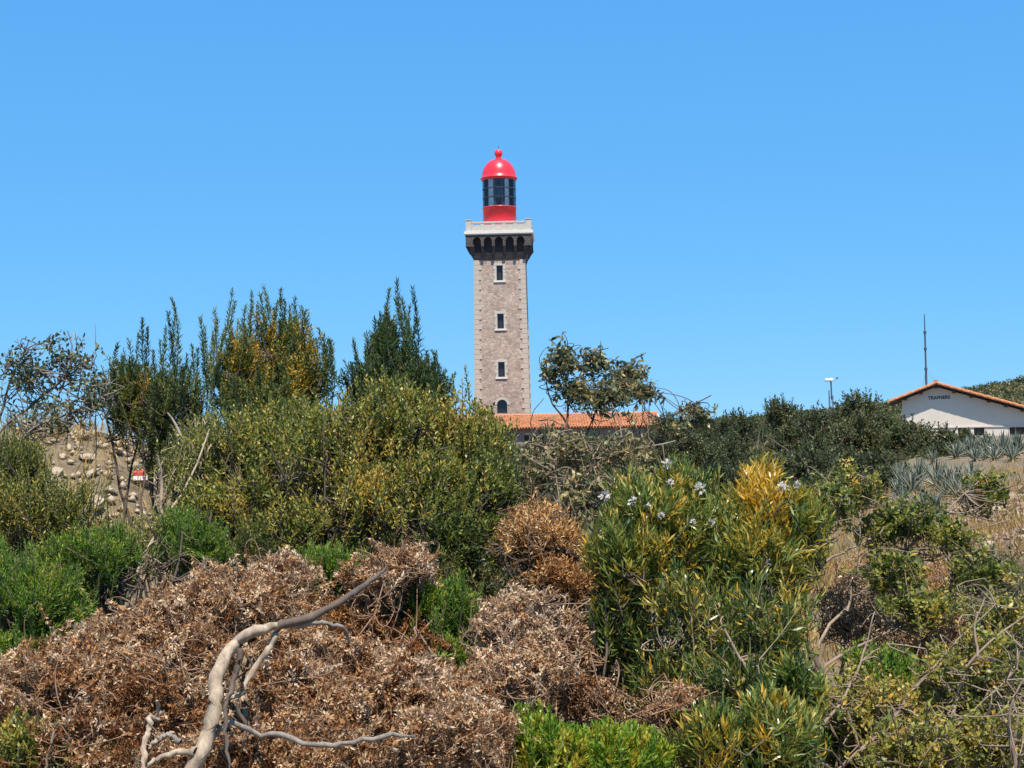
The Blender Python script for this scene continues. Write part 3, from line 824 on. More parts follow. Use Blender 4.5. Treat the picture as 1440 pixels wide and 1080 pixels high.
    tt = np.linspace(0, 1, 6)[None, :, None]
    CT = Q[:, None] * (1 - tt) ** 2 + 2 * mid[:, None] * tt * (1 - tt) + S0[:, None] * tt ** 2
    tube_parts.append(tubes(CT, twig_r * np.linspace(1.7, 1.05, 6)[None] * np.ones((n2, 1)), 3))
    V, F, _ = cat(tube_parts)
    link(bpy.data.objects.new('branches', tri_mesh('branches', V - B, F, M[twig], smooth_shade=True)), root)
    # --- leaves along shoots
    cnt = np.maximum(4, (nleaf * L / np.mean(slen) * rng.uniform(.75, 1.25, n2) * np.where(np.arange(n2) >= n, tip_dense, 1.0)).astype(int))
    si = np.repeat(np.arange(n2), cnt); o = np.arange(len(si)) - np.repeat(np.cumsum(cnt) - cnt, cnt)
    tl_ = (o + rng.uniform(0, 1, len(si))) / cnt[si]; tl_ = start + (1 - start) * tl_
    if whorl: tl_ = tl_ ** (1 / (1 + whorl))
    f = tl_ * (k - 1); i0 = np.minimum(f.astype(int), k - 2); fr = (f - i0)[:, None]
    Pb = SH[si, i0] * (1 - fr) + SH[si, i0 + 1] * fr
    axl = unit(SH[si, i0 + 1] - SH[si, i0])
    ph = o * 2.39996 + rng.uniform(0, 6.28, n2)[si]
    ref = np.where(np.abs(axl[:, 2:3]) > .9, np.array([1., 0, 0]), np.array([0, 0, 1.]))
    A = unit(np.cross(axl, ref)); Bv = np.cross(axl, A)
    rad_ = A * np.cos(ph)[:, None] + Bv * np.sin(ph)[:, None]
    an = np.radians(ang[0] + (ang[1] - ang[0]) * tl_ + rng.normal(0, 10, len(si)))[:, None]
    D = axl * np.cos(an) + rad_ * np.sin(an) + rng.normal(0, jitter * .4, (len(si), 3))
    if droop: D[:, 2] -= droop * rng.uniform(.2, 1.0, len(si))
    D = unit(D)
    Wd = unit(np.cross(D, axl) + rng.normal(0, .25, (len(si), 3))); Wd = unit(Wd - D * np.sum(Wd * D, -1, keepdims=True))
    sc_ = (1 - tip_taper * tl_) * rng.uniform(.7, 1.2, len(si)) * np.where(si >= n, tip_boost, 1.0)
    ctn = rng.normal(0, tint[1] * .9, (len(C), ncl)); cs = np.zeros(n2); cs[:n] = np.where(isc, ctn[idx, pick], 0)
    tn = tint[0] + cs[si] + rng.normal(0, tint[1], n2)[si] + rng.normal(0, tint[2], len(si))
    for (u, v, Y, rp, dv) in patches:
        c = np.array(at(u, v, Y)); r3 = rp * Y / FPX
        g = np.exp(-(np.linalg.norm((tip - c) * np.array([1, .45, 1]), axis=1) / r3) ** 2)
        tn = tn + (dv * g * rng.uniform(.3, 1.25, n2))[si]
    V, T, tv = leaves(Pb, D, Wd, leaf[0] * sc_, leaf[1] * rng.uniform(.75, 1.2, len(si)) * (1 - .3 * tip_taper * tl_), rng.normal(bend, .5, len(si)), np.clip(tn, 0, 1), six, rng)
    lo = link(bpy.data.objects.new(leaf_part, tri_mesh(leaf_part, V - B, T, M[mat], tv)), root); tag(lo, kind='stuff')
    # --- flower heads
    for (u, v, Y, r_) in flowers:
        c = np.array(at(u, v, Y)); m = 26
        dd = unit(rng.normal(0, 1, (m, 3)) + np.array([0, -.3, .5])); pb = c + dd * r_ * rng.uniform(.2, .7, (m, 1))
        wd = unit(np.cross(dd, rng.normal(0, 1, (m, 3))))
        V, T, tv = leaves(pb, dd, wd, r_ * rng.uniform(.5, .9, m), r_ * rng.uniform(.35, .6, m), np.full(m, .4), rng.uniform(0, 1, m), False, rng)
        j = np.linalg.norm(tip - c, axis=1).argmin()
        st = tubes(np.stack([SH[j, 3], (SH[j, 3] + c) / 2 + (0, 0, .004), c])[None], np.full((1, 3), .0012), 3)
        fo = link(bpy.data.objects.new('flower_head', tri_mesh('flower_head', V - B, T, M['flower'], tv)), root)
        link(bpy.data.objects.new('flower_stalk', tri_mesh('flower_stalk', st[0] - B, st[1], M[twig])), fo)
    return root

# ------------------------------------------------------------------ far and middle distance
def scatter_scrub():
    """low maquis on the far hillside and plateau: one mass"""
    rng = np.random.default_rng(77)
    P = []
    while len(P) < 2600:
        y = rng.uniform(105, 300); u = rng.uniform(640, 1520); x = (u - 720) / FPX * y
        if y < 165 and u < 1150: continue
        P.append((x, y, hz(x, y), rng.uniform(.6, 1.7)))
    P = np.array(P); m = 36
    n = len(P) * m; i = np.repeat(np.arange(len(P)), m)
    d = unit(rng.normal(0, 1, (n, 3))); d[:, 2] = np.abs(d[:, 2])
    r = P[i, 3] * rng.uniform(.5, 1, n)
    pb = P[i, :3] + d * r[:, None] * np.array([1, 1, .75])
    D = unit(d + rng.normal(0, .6, (n, 3))); Wd = unit(np.cross(D, rng.normal(0, 1, (n, 3))))
    tint = np.clip(np.repeat(rng.normal(.45, .25, len(P)), m) + rng.normal(0, .12, n), 0, 1)
    V, T, tv = leaves(pb, D, Wd, rng.uniform(.3, .6, n), rng.uniform(.2, .4, n), np.zeros(n), tint, False, rng)
    o = link(bpy.data.objects.new('hillside_scrub', tri_mesh('hillside_scrub', V, T, M['scrub'], tv)))
    tag(o, 'low olive and brown scrub covering the far hillside', 'scrub', kind='stuff')
scatter_scrub()

def ground_scrub():
    """knee-high garrigue filling the open ground between the bank and the trees: one mass"""
    rng = np.random.default_rng(78)
    n0 = 5200
    y = 6 + 108 * rng.uniform(0, 1, n0) ** 1.25; x = rng.uniform(-1, 1, n0) * (9 + .62 * y); u = 720 + x / y * FPX
    field = (u > 1080) & (u < 1520) & (y < 46); mound = (np.abs(x + 5) < 2.9) & (np.abs(y - 14) < 4.5)
    house_ = (y > 76) & (x > 18) & (x < 42); fort_ = (y > 113) & (np.abs(x) < 16)
    near_f = (y < 9) & (u > -60) & (u < 1500)
    view_ = (u > 1285) & (u < 1560) & (y >= 46) & (y < 80)
    ok = ~(view_ | field | mound | house_ | fort_ | near_f)
    x, y = x[ok], y[ok]; k = len(x); sz = rng.uniform(.25, .62, k) * (1 + .008 * y)
    m = 90; n = k * m; i = np.repeat(np.arange(k), m)
    d = unit(rng.normal(0, 1, (n, 3))); d[:, 2] = np.abs(d[:, 2])
    pb = np.stack([x, y, hgt(x, y) - .03], -1)[i] + d * (sz[i] * rng.uniform(.4, 1, n))[:, None] * np.array([1.2, 1.2, .85])
    D = unit(d * .7 + np.array([0, 0, .5]) + rng.normal(0, .5, (n, 3))); Wd = unit(np.cross(D, rng.normal(0, 1, (n, 3))))
    tint = np.clip(np.repeat(rng.normal(.5, .26, k), m) + rng.normal(0, .14, n), 0, 1)
    sc_ = (.06 + .0022 * y)[i] * rng.uniform(.7, 1.3, n)
    V, T, tv = leaves(pb, D, Wd, sc_ * 1.6, sc_ * .6, np.full(n, .4), tint, False, rng)
    o = link(bpy.data.objects.new('ground_scrub', tri_mesh('ground_scrub', V, T, M['scrub'], tv)))
    tag(o, 'knee high olive scrub covering the open ground before the trees', 'scrub', kind='stuff')
ground_scrub()

def rock_mesh(seed, mat, flat=.6):
    rng = np.random.default_rng(seed)
    import bmesh
    bm = bmesh.new(); bmesh.ops.create_icosphere(bm, subdivisions=1, radius=1)
    for v in bm.verts:
        v.co *= rng.uniform(.72, 1.15); v.co.z *= flat; v.co.x *= 1.15
    me = bpy.data.meshes.new('stone'); bm.to_mesh(me); bm.free(); me.materials.append(mat); return me

def stones():
    rng = np.random.default_rng(5)
    ms = [rock_mesh(i, M['rock_pink'] if i % 2 else M['rock'], .55 + .1 * (i % 3)) for i in range(6)]
    mt = [rock_mesh(20 + i, M['rock'], .5) for i in range(4)]
    def put(u, y, s, ms=ms):
        x = (u - 720) / FPX * y; z = hz(x, y)
        o = link(bpy.data.objects.new('stone', ms[int(rng.integers(0, len(ms)))]), ground)
        o.location = (x, y, z + s * .12); o.scale = (s * rng.uniform(.8, 1.3), s, s * rng.uniform(.7, 1)); o.rotation_euler = (rng.normal(0, .2), rng.normal(0, .2), rng.uniform(0, 6))
    for i in range(85): put(rng.uniform(1335, 1475) , rng.uniform(18, 27), abs(rng.normal(.085, .03)) + .03)
    for i in range(34): put(rng.uniform(30, 260), rng.uniform(11.6, 15.0), abs(rng.normal(.045, .035)) + .025, mt)
    # gravel between the larger stones
    n = 3800
    y = np.concatenate([rng.uniform(16, 29, 2600), rng.uniform(11.5, 16, 1200)]); u = np.concatenate([rng.uniform(1290, 1500, 2600) , rng.uniform(20, 260, 1200)])
    x = (u - 720) / FPX * y; z = hgt(x, y); s = np.abs(rng.normal(.028, .014, n)) + .012
    base = np.array([(1, 0, 0), (-1, 0, 0), (0, 1, 0), (0, -1, 0), (0, 0, 1), (0, 0, -1)], float)
    V = base[None] * rng.uniform(.6, 1.3, (n, 6, 1)) * s[:, None, None]
    a = rng.uniform(0, 6.28, n); ca, sa = np.cos(a)[:, None], np.sin(a)[:, None]
    V = np.stack([V[..., 0] * ca - V[..., 1] * sa, V[..., 0] * sa + V[..., 1] * ca, V[..., 2] * .7], -1) + np.stack([x, y, z + .008], -1)[:, None]
    T0 = np.array([(0, 2, 4), (2, 1, 4), (1, 3, 4), (3, 0, 4), (2, 0, 5), (1, 2, 5), (3, 1, 5), (0, 3, 5)])
    for a_, b_, mat_, lb in ((0, 2600, 'rock_pink', 'loose pinkish gravel strewn over the stony slope at right'), (2600, 3050, 'rock', 'loose beige gravel on the bare mound at left')):
        T = (np.arange(b_ - a_)[:, None, None] * 6 + T0).reshape(-1, 3)
        o = link(bpy.data.objects.new('gravel', tri_mesh('gravel', V[a_:b_].reshape(-1, 3), T, M[mat_])))
        tag(o, lb, 'gravel', kind='stuff')
stones()

def dry_grass():
    rng = np.random.default_rng(9)
    n = 52500
    y = np.concatenate([rng.uniform(13, 34, 17000), rng.uniform(11, 17, 2500), rng.uniform(6, 12, 3000), rng.uniform(1, 40, 30000)])
    u = np.concatenate([rng.uniform(1090, 1470, 17000), rng.uniform(0, 280, 2500), rng.uniform(1090, 1500, 3000), np.zeros(30000)])
    x = (u - 720) / FPX * y
    x[-30000:] = rng.uniform(-1, 1, 30000) * (4 + .6 * y[-30000:])
    mnd = (np.arange(n) >= n - 30000) & (np.abs(x + 5) < 2.7) & (np.abs(y - 14) < 4)
    y = np.where(mnd, y + 9, y)
    keep = (np.sin(x * 2.1 + 1.3 * np.sin(y * 1.7)) + np.sin(y * 1.3 + x) + rng.normal(0, .9, n) > -.3)
    x, y = x[keep], y[keep]; n = len(x)
    pb = np.stack([x, y, hgt(x, y) - .01], -1)
    D = unit(np.array([0, 0, 1.]) + rng.normal(0, .38, (n, 3))); Wd = unit(np.cross(D, rng.normal(0, 1, (n, 3))))
    V, T, tv = leaves(pb, D, Wd, rng.uniform(.10, .30, n), rng.uniform(.008, .018, n), rng.normal(0, .5, n), np.clip(rng.normal(.5, .25, n), 0, 1), False, rng)
    o = link(bpy.data.objects.new('dry_grass', tri_mesh('dry_grass', V, T, M['grass'], tv)))
    tag(o, 'straw coloured dry grass on the open ground behind the shrubs', 'grass', kind='stuff')
dry_grass()

# painted stone at the edge of the bare mound on the left
def painted_boulder():
    y = 13.2; p = at(200, 632, y); z = hz(p.x, y)
    r = empty('painted_boulder', (p.x, y, z - .03), 'pale boulder with red and white painted stripe on bare mound', 'boulder')
    s = .10
    o = link(bpy.data.objects.new('rock', rock_mesh(41, M['rock'], .7)), r); o.scale = (s * 1.3, s, s); o.location = (0, 0, .05)
    MB().prism([(-.010, 0), (.05, .012), (.05, .045), (-.010, .03)], -.07, .06).build('red_stripe', M['red_mark'], r).location = (0, -s * .75, .095)
    MB().prism([(-.014, 0), (.05, .0), (.05, .04), (-.010, .035)], -.06, .07).build('white_stripe', M['white_mark'], r).location = (.0, -s * .86, .055)
painted_boulder()

tree_list = [  # (blobs, n, seed, tint, label)
    ([(950, 628, 46, 42, 45), (930, 660, 45, 50, 40), (985, 650, 46, 45, 45)], 420, 201, .35, 'dark evergreen tree right of the long orange roof'),
    ([(1040, 612, 52, 40, 38), (1020, 650, 50, 50, 45)], 380, 202, .30, 'dark bushy tree between long orange roof and weather mast'),
    ([(1098, 592, 55, 34, 36), (1110, 632, 54, 45, 45)], 380, 203, .42, 'greyish evergreen tree with ragged top left of weather mast'),
    ([(1152, 606, 52, 36, 34), (1150, 650, 50, 50, 40)], 360, 204, .33, 'round dark tree at the foot of the weather mast'),
    ([(1215, 585, 50, 46, 36), (1205, 630, 48, 55, 50), (1250, 610, 49, 40, 40)], 560, 205, .50, 'large olive brown tree left of the gabled house'),
    ([(1280, 622, 46, 38, 36), (1285, 655, 45, 45, 35)], 360, 206, .40, 'dark green tree in front of the house gable corner'),
    ([(1328, 626, 44, 20, 30), (1320, 650, 43, 35, 30)], 240, 207, .45, 'slender shrub tree before the pale house wall'),
    ([(1360, 630, 46, 24, 24), (1382, 634, 46, 20, 20)], 200, 208, .38, 'low dark bush below the small house windows'),
    ([(1180, 660, 42, 60, 40), (1235, 668, 40, 50, 35)], 420, 209, .30, 'broad dark bush above the agave bank'),
    ([(1070, 672, 42, 60, 35), (1000, 680, 41, 60, 32)], 420, 210, .32, 'spreading dark thicket behind the narrow leaved shrub'),
    ([(840, 640, 60, 60, 35), (760, 650, 60, 55, 35)], 380, 211, .30, 'dark hedge before the long building wall'),
    ([(1000, 615, 75, 40, 22), (960, 612, 76, 40, 20)], 260, 213, .38, 'distant low bush line right of the long roof'),
    ([(1120, 668, 38, 60, 40), (1160, 700, 33, 60, 34)], 360, 214, .30, 'dark low bush behind the yellow topped shrub'),
    ([(1240, 690, 34, 45, 32), (1200, 715, 31, 45, 26)], 300, 215, .34, 'dark low bush left of the agaves'),
    ([(900, 690, 36, 60, 36), (830, 700, 34, 60, 34)], 360, 216, .28, 'dark thicket behind the tangled curled leaf shrub'),
    ([(730, 700, 30, 50, 36), (680, 690, 30, 50, 36)], 300, 217, .28, 'dark bush under the lighthouse behind the olive mass'),
    ([(1350, 690, 37, 45, 16), (1405, 690, 35, 45, 14)], 360, 220, .5, 'low olive ground bush below the upper agave row'),
    ([(1300, 700, 36, 60, 26), (1360, 680, 40, 50, 22)], 420, 218, .34, 'low dark bush growing between the agaves'),
    ([(1400, 668, 43, 50, 18), (1345, 664, 44, 40, 16)], 320, 219, .42, 'low olive bush behind the upper agave row'),
    ([(620, 625, 70, 60, 30), (560, 630, 70, 60, 30)], 300, 212, .35, 'dark evergreen left of the lighthouse foot'),
]
for bl, n_, sd_, tn_, lb in tree_list:
    big = max(b[2] for b in bl)
    shrub('evergreen_tree', lb, 'tree', 'evergreen trees in the middle distance', bl, int(n_ * 1.3), 'darktree', sd_, slen=(.3, .6), leaf=(.15, .06), nleaf=16, ang=(70, 35), up=.5, out=.8, rnd=.4,
          tint=(tn_, .16, .12), twig_r=.006, stem_r=.06, shell=.45, twisty=.1, leaf_part='crown', tips=[(b[0] + dx, b[1] - b[4] - 4 + abs(dx) * .4, b[2], .7) for b in bl[:1] for dx in (-22, -8, 3, 17)])

# ------------------------------------------------------------------ agaves
def agave_leaf(Lh, wid, curl, seed, mat):
    k = 6; V = []; tv = []
    for i in range(k):
        t = i / (k - 1)
        wv = wid * (1 - t) ** .55 * (.75 + .9 * t * (1 - t)) if i < k - 1 else .004
        x = Lh * t; z = curl * Lh * (t ** 2)
        V += [(x, -wv / 2, z + wv * .28), (x, 0, z + wv * .02), (x, wv / 2, z + wv * .28), (x, 0, z - wv * .22 - .006)]
        tv += [.85, .4, .85, .25]
    F = []
    for i in range(k - 1):
        for j in range(4): F.append((4 * i + j, 4 * i + (j + 1) % 4, 4 * i + 4 + (j + 1) % 4, 4 * i + 4 + j))
    return tri_mesh('leaf', np.array(V), np.array(F), M[mat], np.array(tv), False)
AG = [agave_leaf(.95, .13, c, i, 'agave') for i, c in enumerate((-.10, .0, .10, .22))]
AGD = agave_leaf(.8, .10, -.45, 9, 'agave_dry')
def agave(u, v, y, size, seed, label):
    rng = np.random.default_rng(seed)
    p = at(u, v, y); z = max(hz(p.x, y), -9)
    r = empty('agave', (p.x, y, z - .02), label, 'agave', 'agaves on the bank below the house')
    zoff = max(0, min(.9, (p.z - z) - .75 * size))
    MB().lathe([(.10 * size, -.05), (.13 * size, zoff * .6), (.09 * size, zoff + .18 * size), (.02, zoff + .3 * size)], 8).build('stem', M['agave_dry'], r)
    n = 24
    for i in range(n):
        f = i / n
        dead = f < .12
        o = link(bpy.data.objects.new('leaf', AGD if dead else AG[int(rng.integers(0, 4))]), r)
        el = R(-5) if dead else R(8 + 74 * f ** 1.1 + rng.normal(0, 7))
        o.location = (0, 0, zoff + .12 * size * f + .04); o.rotation_euler = (rng.normal(0, .15), -el, i * 2.39996 + rng.normal(0, .15))
        s = size * rng.uniform(.85, 1.12); o.scale = (s * (1 - .25 * abs(f - .5)), s, s)
ag = [
    (1262, 668, 36, .75, 'small blue green agave at the left end of the lower bank'),
    (1283, 700, 32, .95, 'agave left of the bright green tuft on the lower bank'),
    (1318, 690, 33, 1.1, 'large upright agave in the middle of the lower bank'),
    (1300, 722, 28, .85, 'agave low on the bank behind the leafy arching branch'),
    (1345, 716, 29, .85, 'agave beneath the sloping pale branch on the lower bank'),
    (1368, 738, 26, .7, 'lowest grey agave beside the stony slope'),
    (1270, 735, 28, .75, 'dark blue agave at the foot of the lower bank'),
    (1312, 662, 40, .7, 'small pale agave between the two agave banks'),
    (1345, 652, 40, .9, 'leftmost agave of the upper row below the house'),
    (1366, 643, 41, 1.0, 'second agave of the upper row below the house'),
    (1388, 640, 41, 1.1, 'tall agave in the middle of the upper row'),
    (1410, 640, 40, 1.1, 'agave right of the tall one in the upper row'),
    (1432, 645, 39, 1.1, 'rightmost agave of the upper row at the picture edge'),
    (1398, 655, 37, .8, 'low front agave of the upper row above dry grass'),
    (1372, 660, 38, .75, 'withered looking agave before the upper row'),
    (1424, 660, 36, .8, 'low agave at right edge above the stony slope'),
]
for i, (u, v, y, s, lb) in enumerate(ag): agave(u, v, y, s * .62, 300 + i, lb)
ra = np.random.default_rng(31)
ORD = ('leftmost second third fourth fifth sixth seventh eighth ninth tenth eleventh twelfth thirteenth fourteenth').split()
for lower in (True, False):
    spots = sorted((ra.uniform(1258, 1378), ra.uniform(668, 745), ra.uniform(27, 35)) if lower else (ra.uniform(1336, 1440), ra.uniform(632, 662), ra.uniform(37, 43)) for _ in range(14))
    for i, (u, v, y) in enumerate(spots):
        which = ORD[i] + (' small agave ' if i == 0 else ' small agave from the left ')
        agave(u, v, y, ra.uniform(.40, .62), 400 + i + 50 * lower, which + ('in the lower bank of agaves' if lower else 'in the upper row below the house'))

# ------------------------------------------------------------------ foreground shrubs
G1 = 'shrubs on the near bank'
ROS = dict(leaf=(.027, .0058), ang=(66, 34), slen=(.12, .20), nleaf=58, up=1.0, out=.5, rnd=.33, tip_taper=.5, clumps=9, tip_boost=1.35, tip_dense=1.5)
def tipz(pts, Y, l=(.16, .26), seed=0):
    rg_ = np.random.default_rng(seed); return [(u, v, Y + rg_.normal(0, .1), rg_.uniform(*l)) for u, v in pts]

# top left sprawling shrub with grey leaves
shrub('arching_shrub', 'sparse grey leaved shrub with arching twigs at upper left edge', 'shrub', G1,
      [(35, 525, 5.3, 45, 40), (95, 515, 5.3, 50, 48), (130, 560, 5.2, 50, 40), (60, 580, 5.2, 70, 30), (30, 490, 5.3, 25, 18), (85, 475, 5.3, 22, 16)], 150, 'grey', 11, twig='grey_dead', slen=(.08, .17), leaf=(.026, .011), nleaf=13, ang=(75, 40),
      up=.5, out=.7, rnd=.5, six=True, tint=(.45, .15, .18), shell=.25, twig_r=.0018, stem_r=.008, autostem=False,
      stems=[([(-40, 760, 5.1), (-10, 620, 5.2), (60, 560, 5.3), (130, 500, 5.3)], .009), ([(-20, 700, 5.1), (40, 610, 5.2), (110, 575, 5.2), (175, 545, 5.2)], .008), ([(-35, 740, 5.1), (-5, 600, 5.3), (20, 530, 5.3), (40, 480, 5.3)], .007), ([(-10, 650, 5.2), (70, 570, 5.3), (100, 500, 5.3), (95, 465, 5.3)], .006)], base=(-1.95, 5.1))
# spire shrubs
shrub('spire_shrub', 'dark green shrub with pointed spires and yellow tuft left of the tallest shrub', 'shrub', G1,
      [(205, 560, 5.6, 62, 60), (250, 565, 5.5, 50, 60), (180, 530, 5.6, 35, 35), (240, 620, 5.5, 55, 25)], 420, 'rosemary', 12, **ROS, tint=(.38, .12, .12),
      patches=[(188, 515, 5.5, 28, .55), (262, 540, 5.5, 20, .4), (210, 590, 5.5, 25, .35)],
      base=tuple(at(275, 700, 5.5))[:2], tips=tipz([(242, 420), (236, 440), (246, 445), (233, 462), (200, 448), (207, 462), (195, 470), (181, 478), (165, 484), (172, 500), (270, 486), (278, 492), (263, 500), (225, 480), (215, 495), (285, 485)], 5.6, (.18, .30), 1))
shrub('spire_shrub', 'tall shrub with yellowing leaves and pointed spires against the sky', 'shrub', G1,
      [(385, 480, 5.5, 62, 55), (420, 520, 5.4, 55, 60), (345, 520, 5.4, 50, 60), (380, 570, 5.3, 90, 55)], 620, 'rosemary', 13, **ROS, tint=(.46, .13, .13),
      patches=[(352, 468, 5.4, 30, .6), (425, 452, 5.4, 22, .55), (385, 490, 5.4, 30, .4), (440, 505, 5.3, 20, .5), (420, 540, 5.3, 25, .35), (330, 545, 5.3, 22, .35)],
      tips=tipz([(327, 408), (330, 425), (370, 402), (366, 415), (374, 420), (354, 412), (395, 408), (400, 422), (390, 425), (415, 420), (424, 432), (408, 430), (282, 445), (288, 460), (302, 436), (306, 450), (300, 470), (318, 462), (455, 470), (465, 480), (448, 462), (345, 432), (340, 450)], 5.4, (.18, .30), 2))
shrub('spire_shrub', 'dark pointed shrub rising highest between yellowing shrub and lighthouse', 'shrub', G1,
      [(550, 500, 5.1, 40, 60), (530, 540, 5.0, 55, 50), (600, 545, 5.0, 45, 50)], 430, 'rosemary', 14, **ROS, tint=(.30, .10, .10),
      tips=tipz([(558, 394), (556, 420), (560, 440), (547, 408), (544, 430), (540, 450), (580, 405), (576, 430), (570, 445), (585, 450), (526, 458), (522, 475), (497, 478), (500, 495), (516, 470), (585, 488), (600, 494), (598, 510), (612, 496), (610, 515), (590, 505), (535, 440), (565, 420)], 5.1, (.20, .32), 3))
shrub('spire_shrub', 'dense olive green shrub mass left of the orange roof', 'shrub', G1,
      [(560, 600, 4.7, 110, 75), (640, 640, 4.7, 80, 80), (480, 640, 4.6, 100, 90), (560, 700, 4.5, 130, 95), (680, 610, 4.8, 40, 50)], 1500, 'olive', 15, leaf=(.026, .0078), ang=(62, 30), slen=(.09, .17), nleaf=24, up=.95, out=.55, rnd=.3, tint=(.60, .12, .19), holes=[(600, 720, 4.4, 26), (690, 640, 4.7, 22), (470, 720, 4.4, 24), (540, 660, 4.5, 20), (640, 690, 4.5, 22)],
      patches=[(540, 640, 4.5, 40, .3), (480, 690, 4.4, 40, .25), (650, 580, 4.6, 30, .25), (690, 680, 4.5, 40, -.3), (620, 740, 4.4, 40, -.25)],
      tips=tipz([(638, 530), (654, 514), (650, 535), (660, 545), (645, 550), (630, 560), (668, 560), (625, 545), (690, 572), (676, 575)], 4.8, (.14, .22), 4))
shrub('leafy_shrub', 'dark glossy shrub below the right end of the olive mass', 'shrub', G1,
      [(690, 690, 4.6, 50, 70), (650, 760, 4.4, 70, 60), (700, 760, 4.5, 30, 50)], 560, 'olive', 16, leaf=(.024, .0062), ang=(65, 35), slen=(.08, .15), nleaf=26, up=.7, out=.8, rnd=.35, tint=(.33, .12, .14), six=True)
shrub('leafy_shrub', 'yellow green shrub below the tallest yellowing shrub', 'shrub', G1,
      [(330, 640, 4.9, 90, 70), (410, 660, 4.8, 80, 85), (400, 600, 5.0, 80, 50), (330, 710, 4.7, 90, 60), (430, 740, 4.5, 80, 60)], 1150, 'olive', 17, leaf=(.027, .0082), ang=(66, 32), slen=(.09, .17), nleaf=22, up=.8, out=.7, rnd=.4, tint=(.60, .13, .19), holes=[(330, 670, 4.7, 22), (400, 700, 4.6, 24), (370, 620, 4.8, 20), (440, 690, 4.6, 20)],
      patches=[(340, 690, 4.7, 30, .35), (440, 640, 4.7, 30, .3), (300, 640, 4.8, 30, -.2)])
shrub('leafy_shrub', 'shrub with bare grey stems in front of the bare mound', 'shrub', G1,
      [(262, 665, 4.8, 30, 50), (280, 640, 4.9, 40, 45), (225, 740, 4.6, 55, 30), (280, 610, 5.0, 45, 30)], 400, 'olive', 18, twig='grey_wood', leaf=(.022, .0055), ang=(66, 32), slen=(.09, .2), nleaf=26, up=1, out=.5, rnd=.4, tint=(.45, .14, .16), stem_r=.012,
      stems=[([(250, 800, 4.7), (268, 680, 4.8), (255, 620, 4.9), (235, 580, 4.9)], .011), ([(268, 690, 4.8), (285, 640, 4.8), (310, 610, 4.9)], .008), ([(225, 790, 4.6), (228, 690, 4.7), (222, 640, 4.7)], .009)])
shrub('leafy_shrub', 'green and yellow spiky shrub at the left edge beside the bare mound', 'shrub', G1,
      [(20, 660, 4.5, 60, 60), (60, 710, 4.4, 80, 55), (-10, 720, 4.4, 60, 70), (130, 755, 4.4, 70, 30)], 900, 'olive', 19, leaf=(.021, .0050), ang=(60, 28), slen=(.10, .2), nleaf=34, up=1.1, out=.5, rnd=.3, tint=(.55, .14, .16),
      patches=[(30, 730, 4.3, 30, .4), (10, 620, 4.5, 30, -.2), (130, 740, 4.3, 30, .3)],
      tips=tipz([(115, 690), (150, 700), (175, 715), (95, 672), (60, 620), (35, 600), (10, 598)], 4.4, (.14, .22), 6))
# bright soft green bushes
BR = dict(leaf=(.020, .0034), ang=(58, 26), slen=(.08, .15), nleaf=44, up=.8, out=.8, rnd=.35, tip_taper=.45)
shrub('bright_bush', 'bright soft green bush at the lower left edge', 'shrub', G1,
      [(40, 850, 3.5, 95, 80), (20, 920, 3.4, 80, 45), (-20, 800, 3.6, 60, 60), (100, 880, 3.5, 50, 50)], 1000, 'bright', 21, **BR, tint=(.5, .14, .14), patches=[(75, 800, 3.5, 20, .5), (30, 870, 3.3, 30, -.3)])
shrub('bright_bush', 'bright green bush above the dead brush near left edge', 'shrub', G1,
      [(135, 790, 3.8, 60, 48), (170, 770, 3.9, 45, 40), (90, 780, 3.8, 50, 40)], 560, 'bright', 22, **BR, tint=(.48, .14, .14), patches=[(180, 760, 3.7, 18, .5), (80, 805, 3.7, 22, .5)])
shrub('bright_bush', 'small bright green bush between two shrubs above the pale dead brush', 'shrub', G1,
      [(280, 770, 4.1, 45, 52), (255, 740, 4.2, 35, 35)], 360, 'bright', 23, **BR, tint=(.45, .12, .14))
shrub('bright_bush', 'green tuft behind the bare dead branch tip', 'shrub', G1,
      [(470, 800, 4.0, 55, 35), (440, 790, 4.1, 30, 30)], 300, 'bright', 24, **BR, tint=(.5, .12, .14))
shrub('bright_bush', 'green bush left of the rusty dry bush', 'shrub', G1,
      [(585, 835, 3.8, 70, 38), (640, 870, 3.7, 40, 60), (630, 920, 3.6, 35, 30)], 480, 'bright', 25, **BR, tint=(.5, .16, .14), patches=[(560, 870, 3.6, 25, .4)])
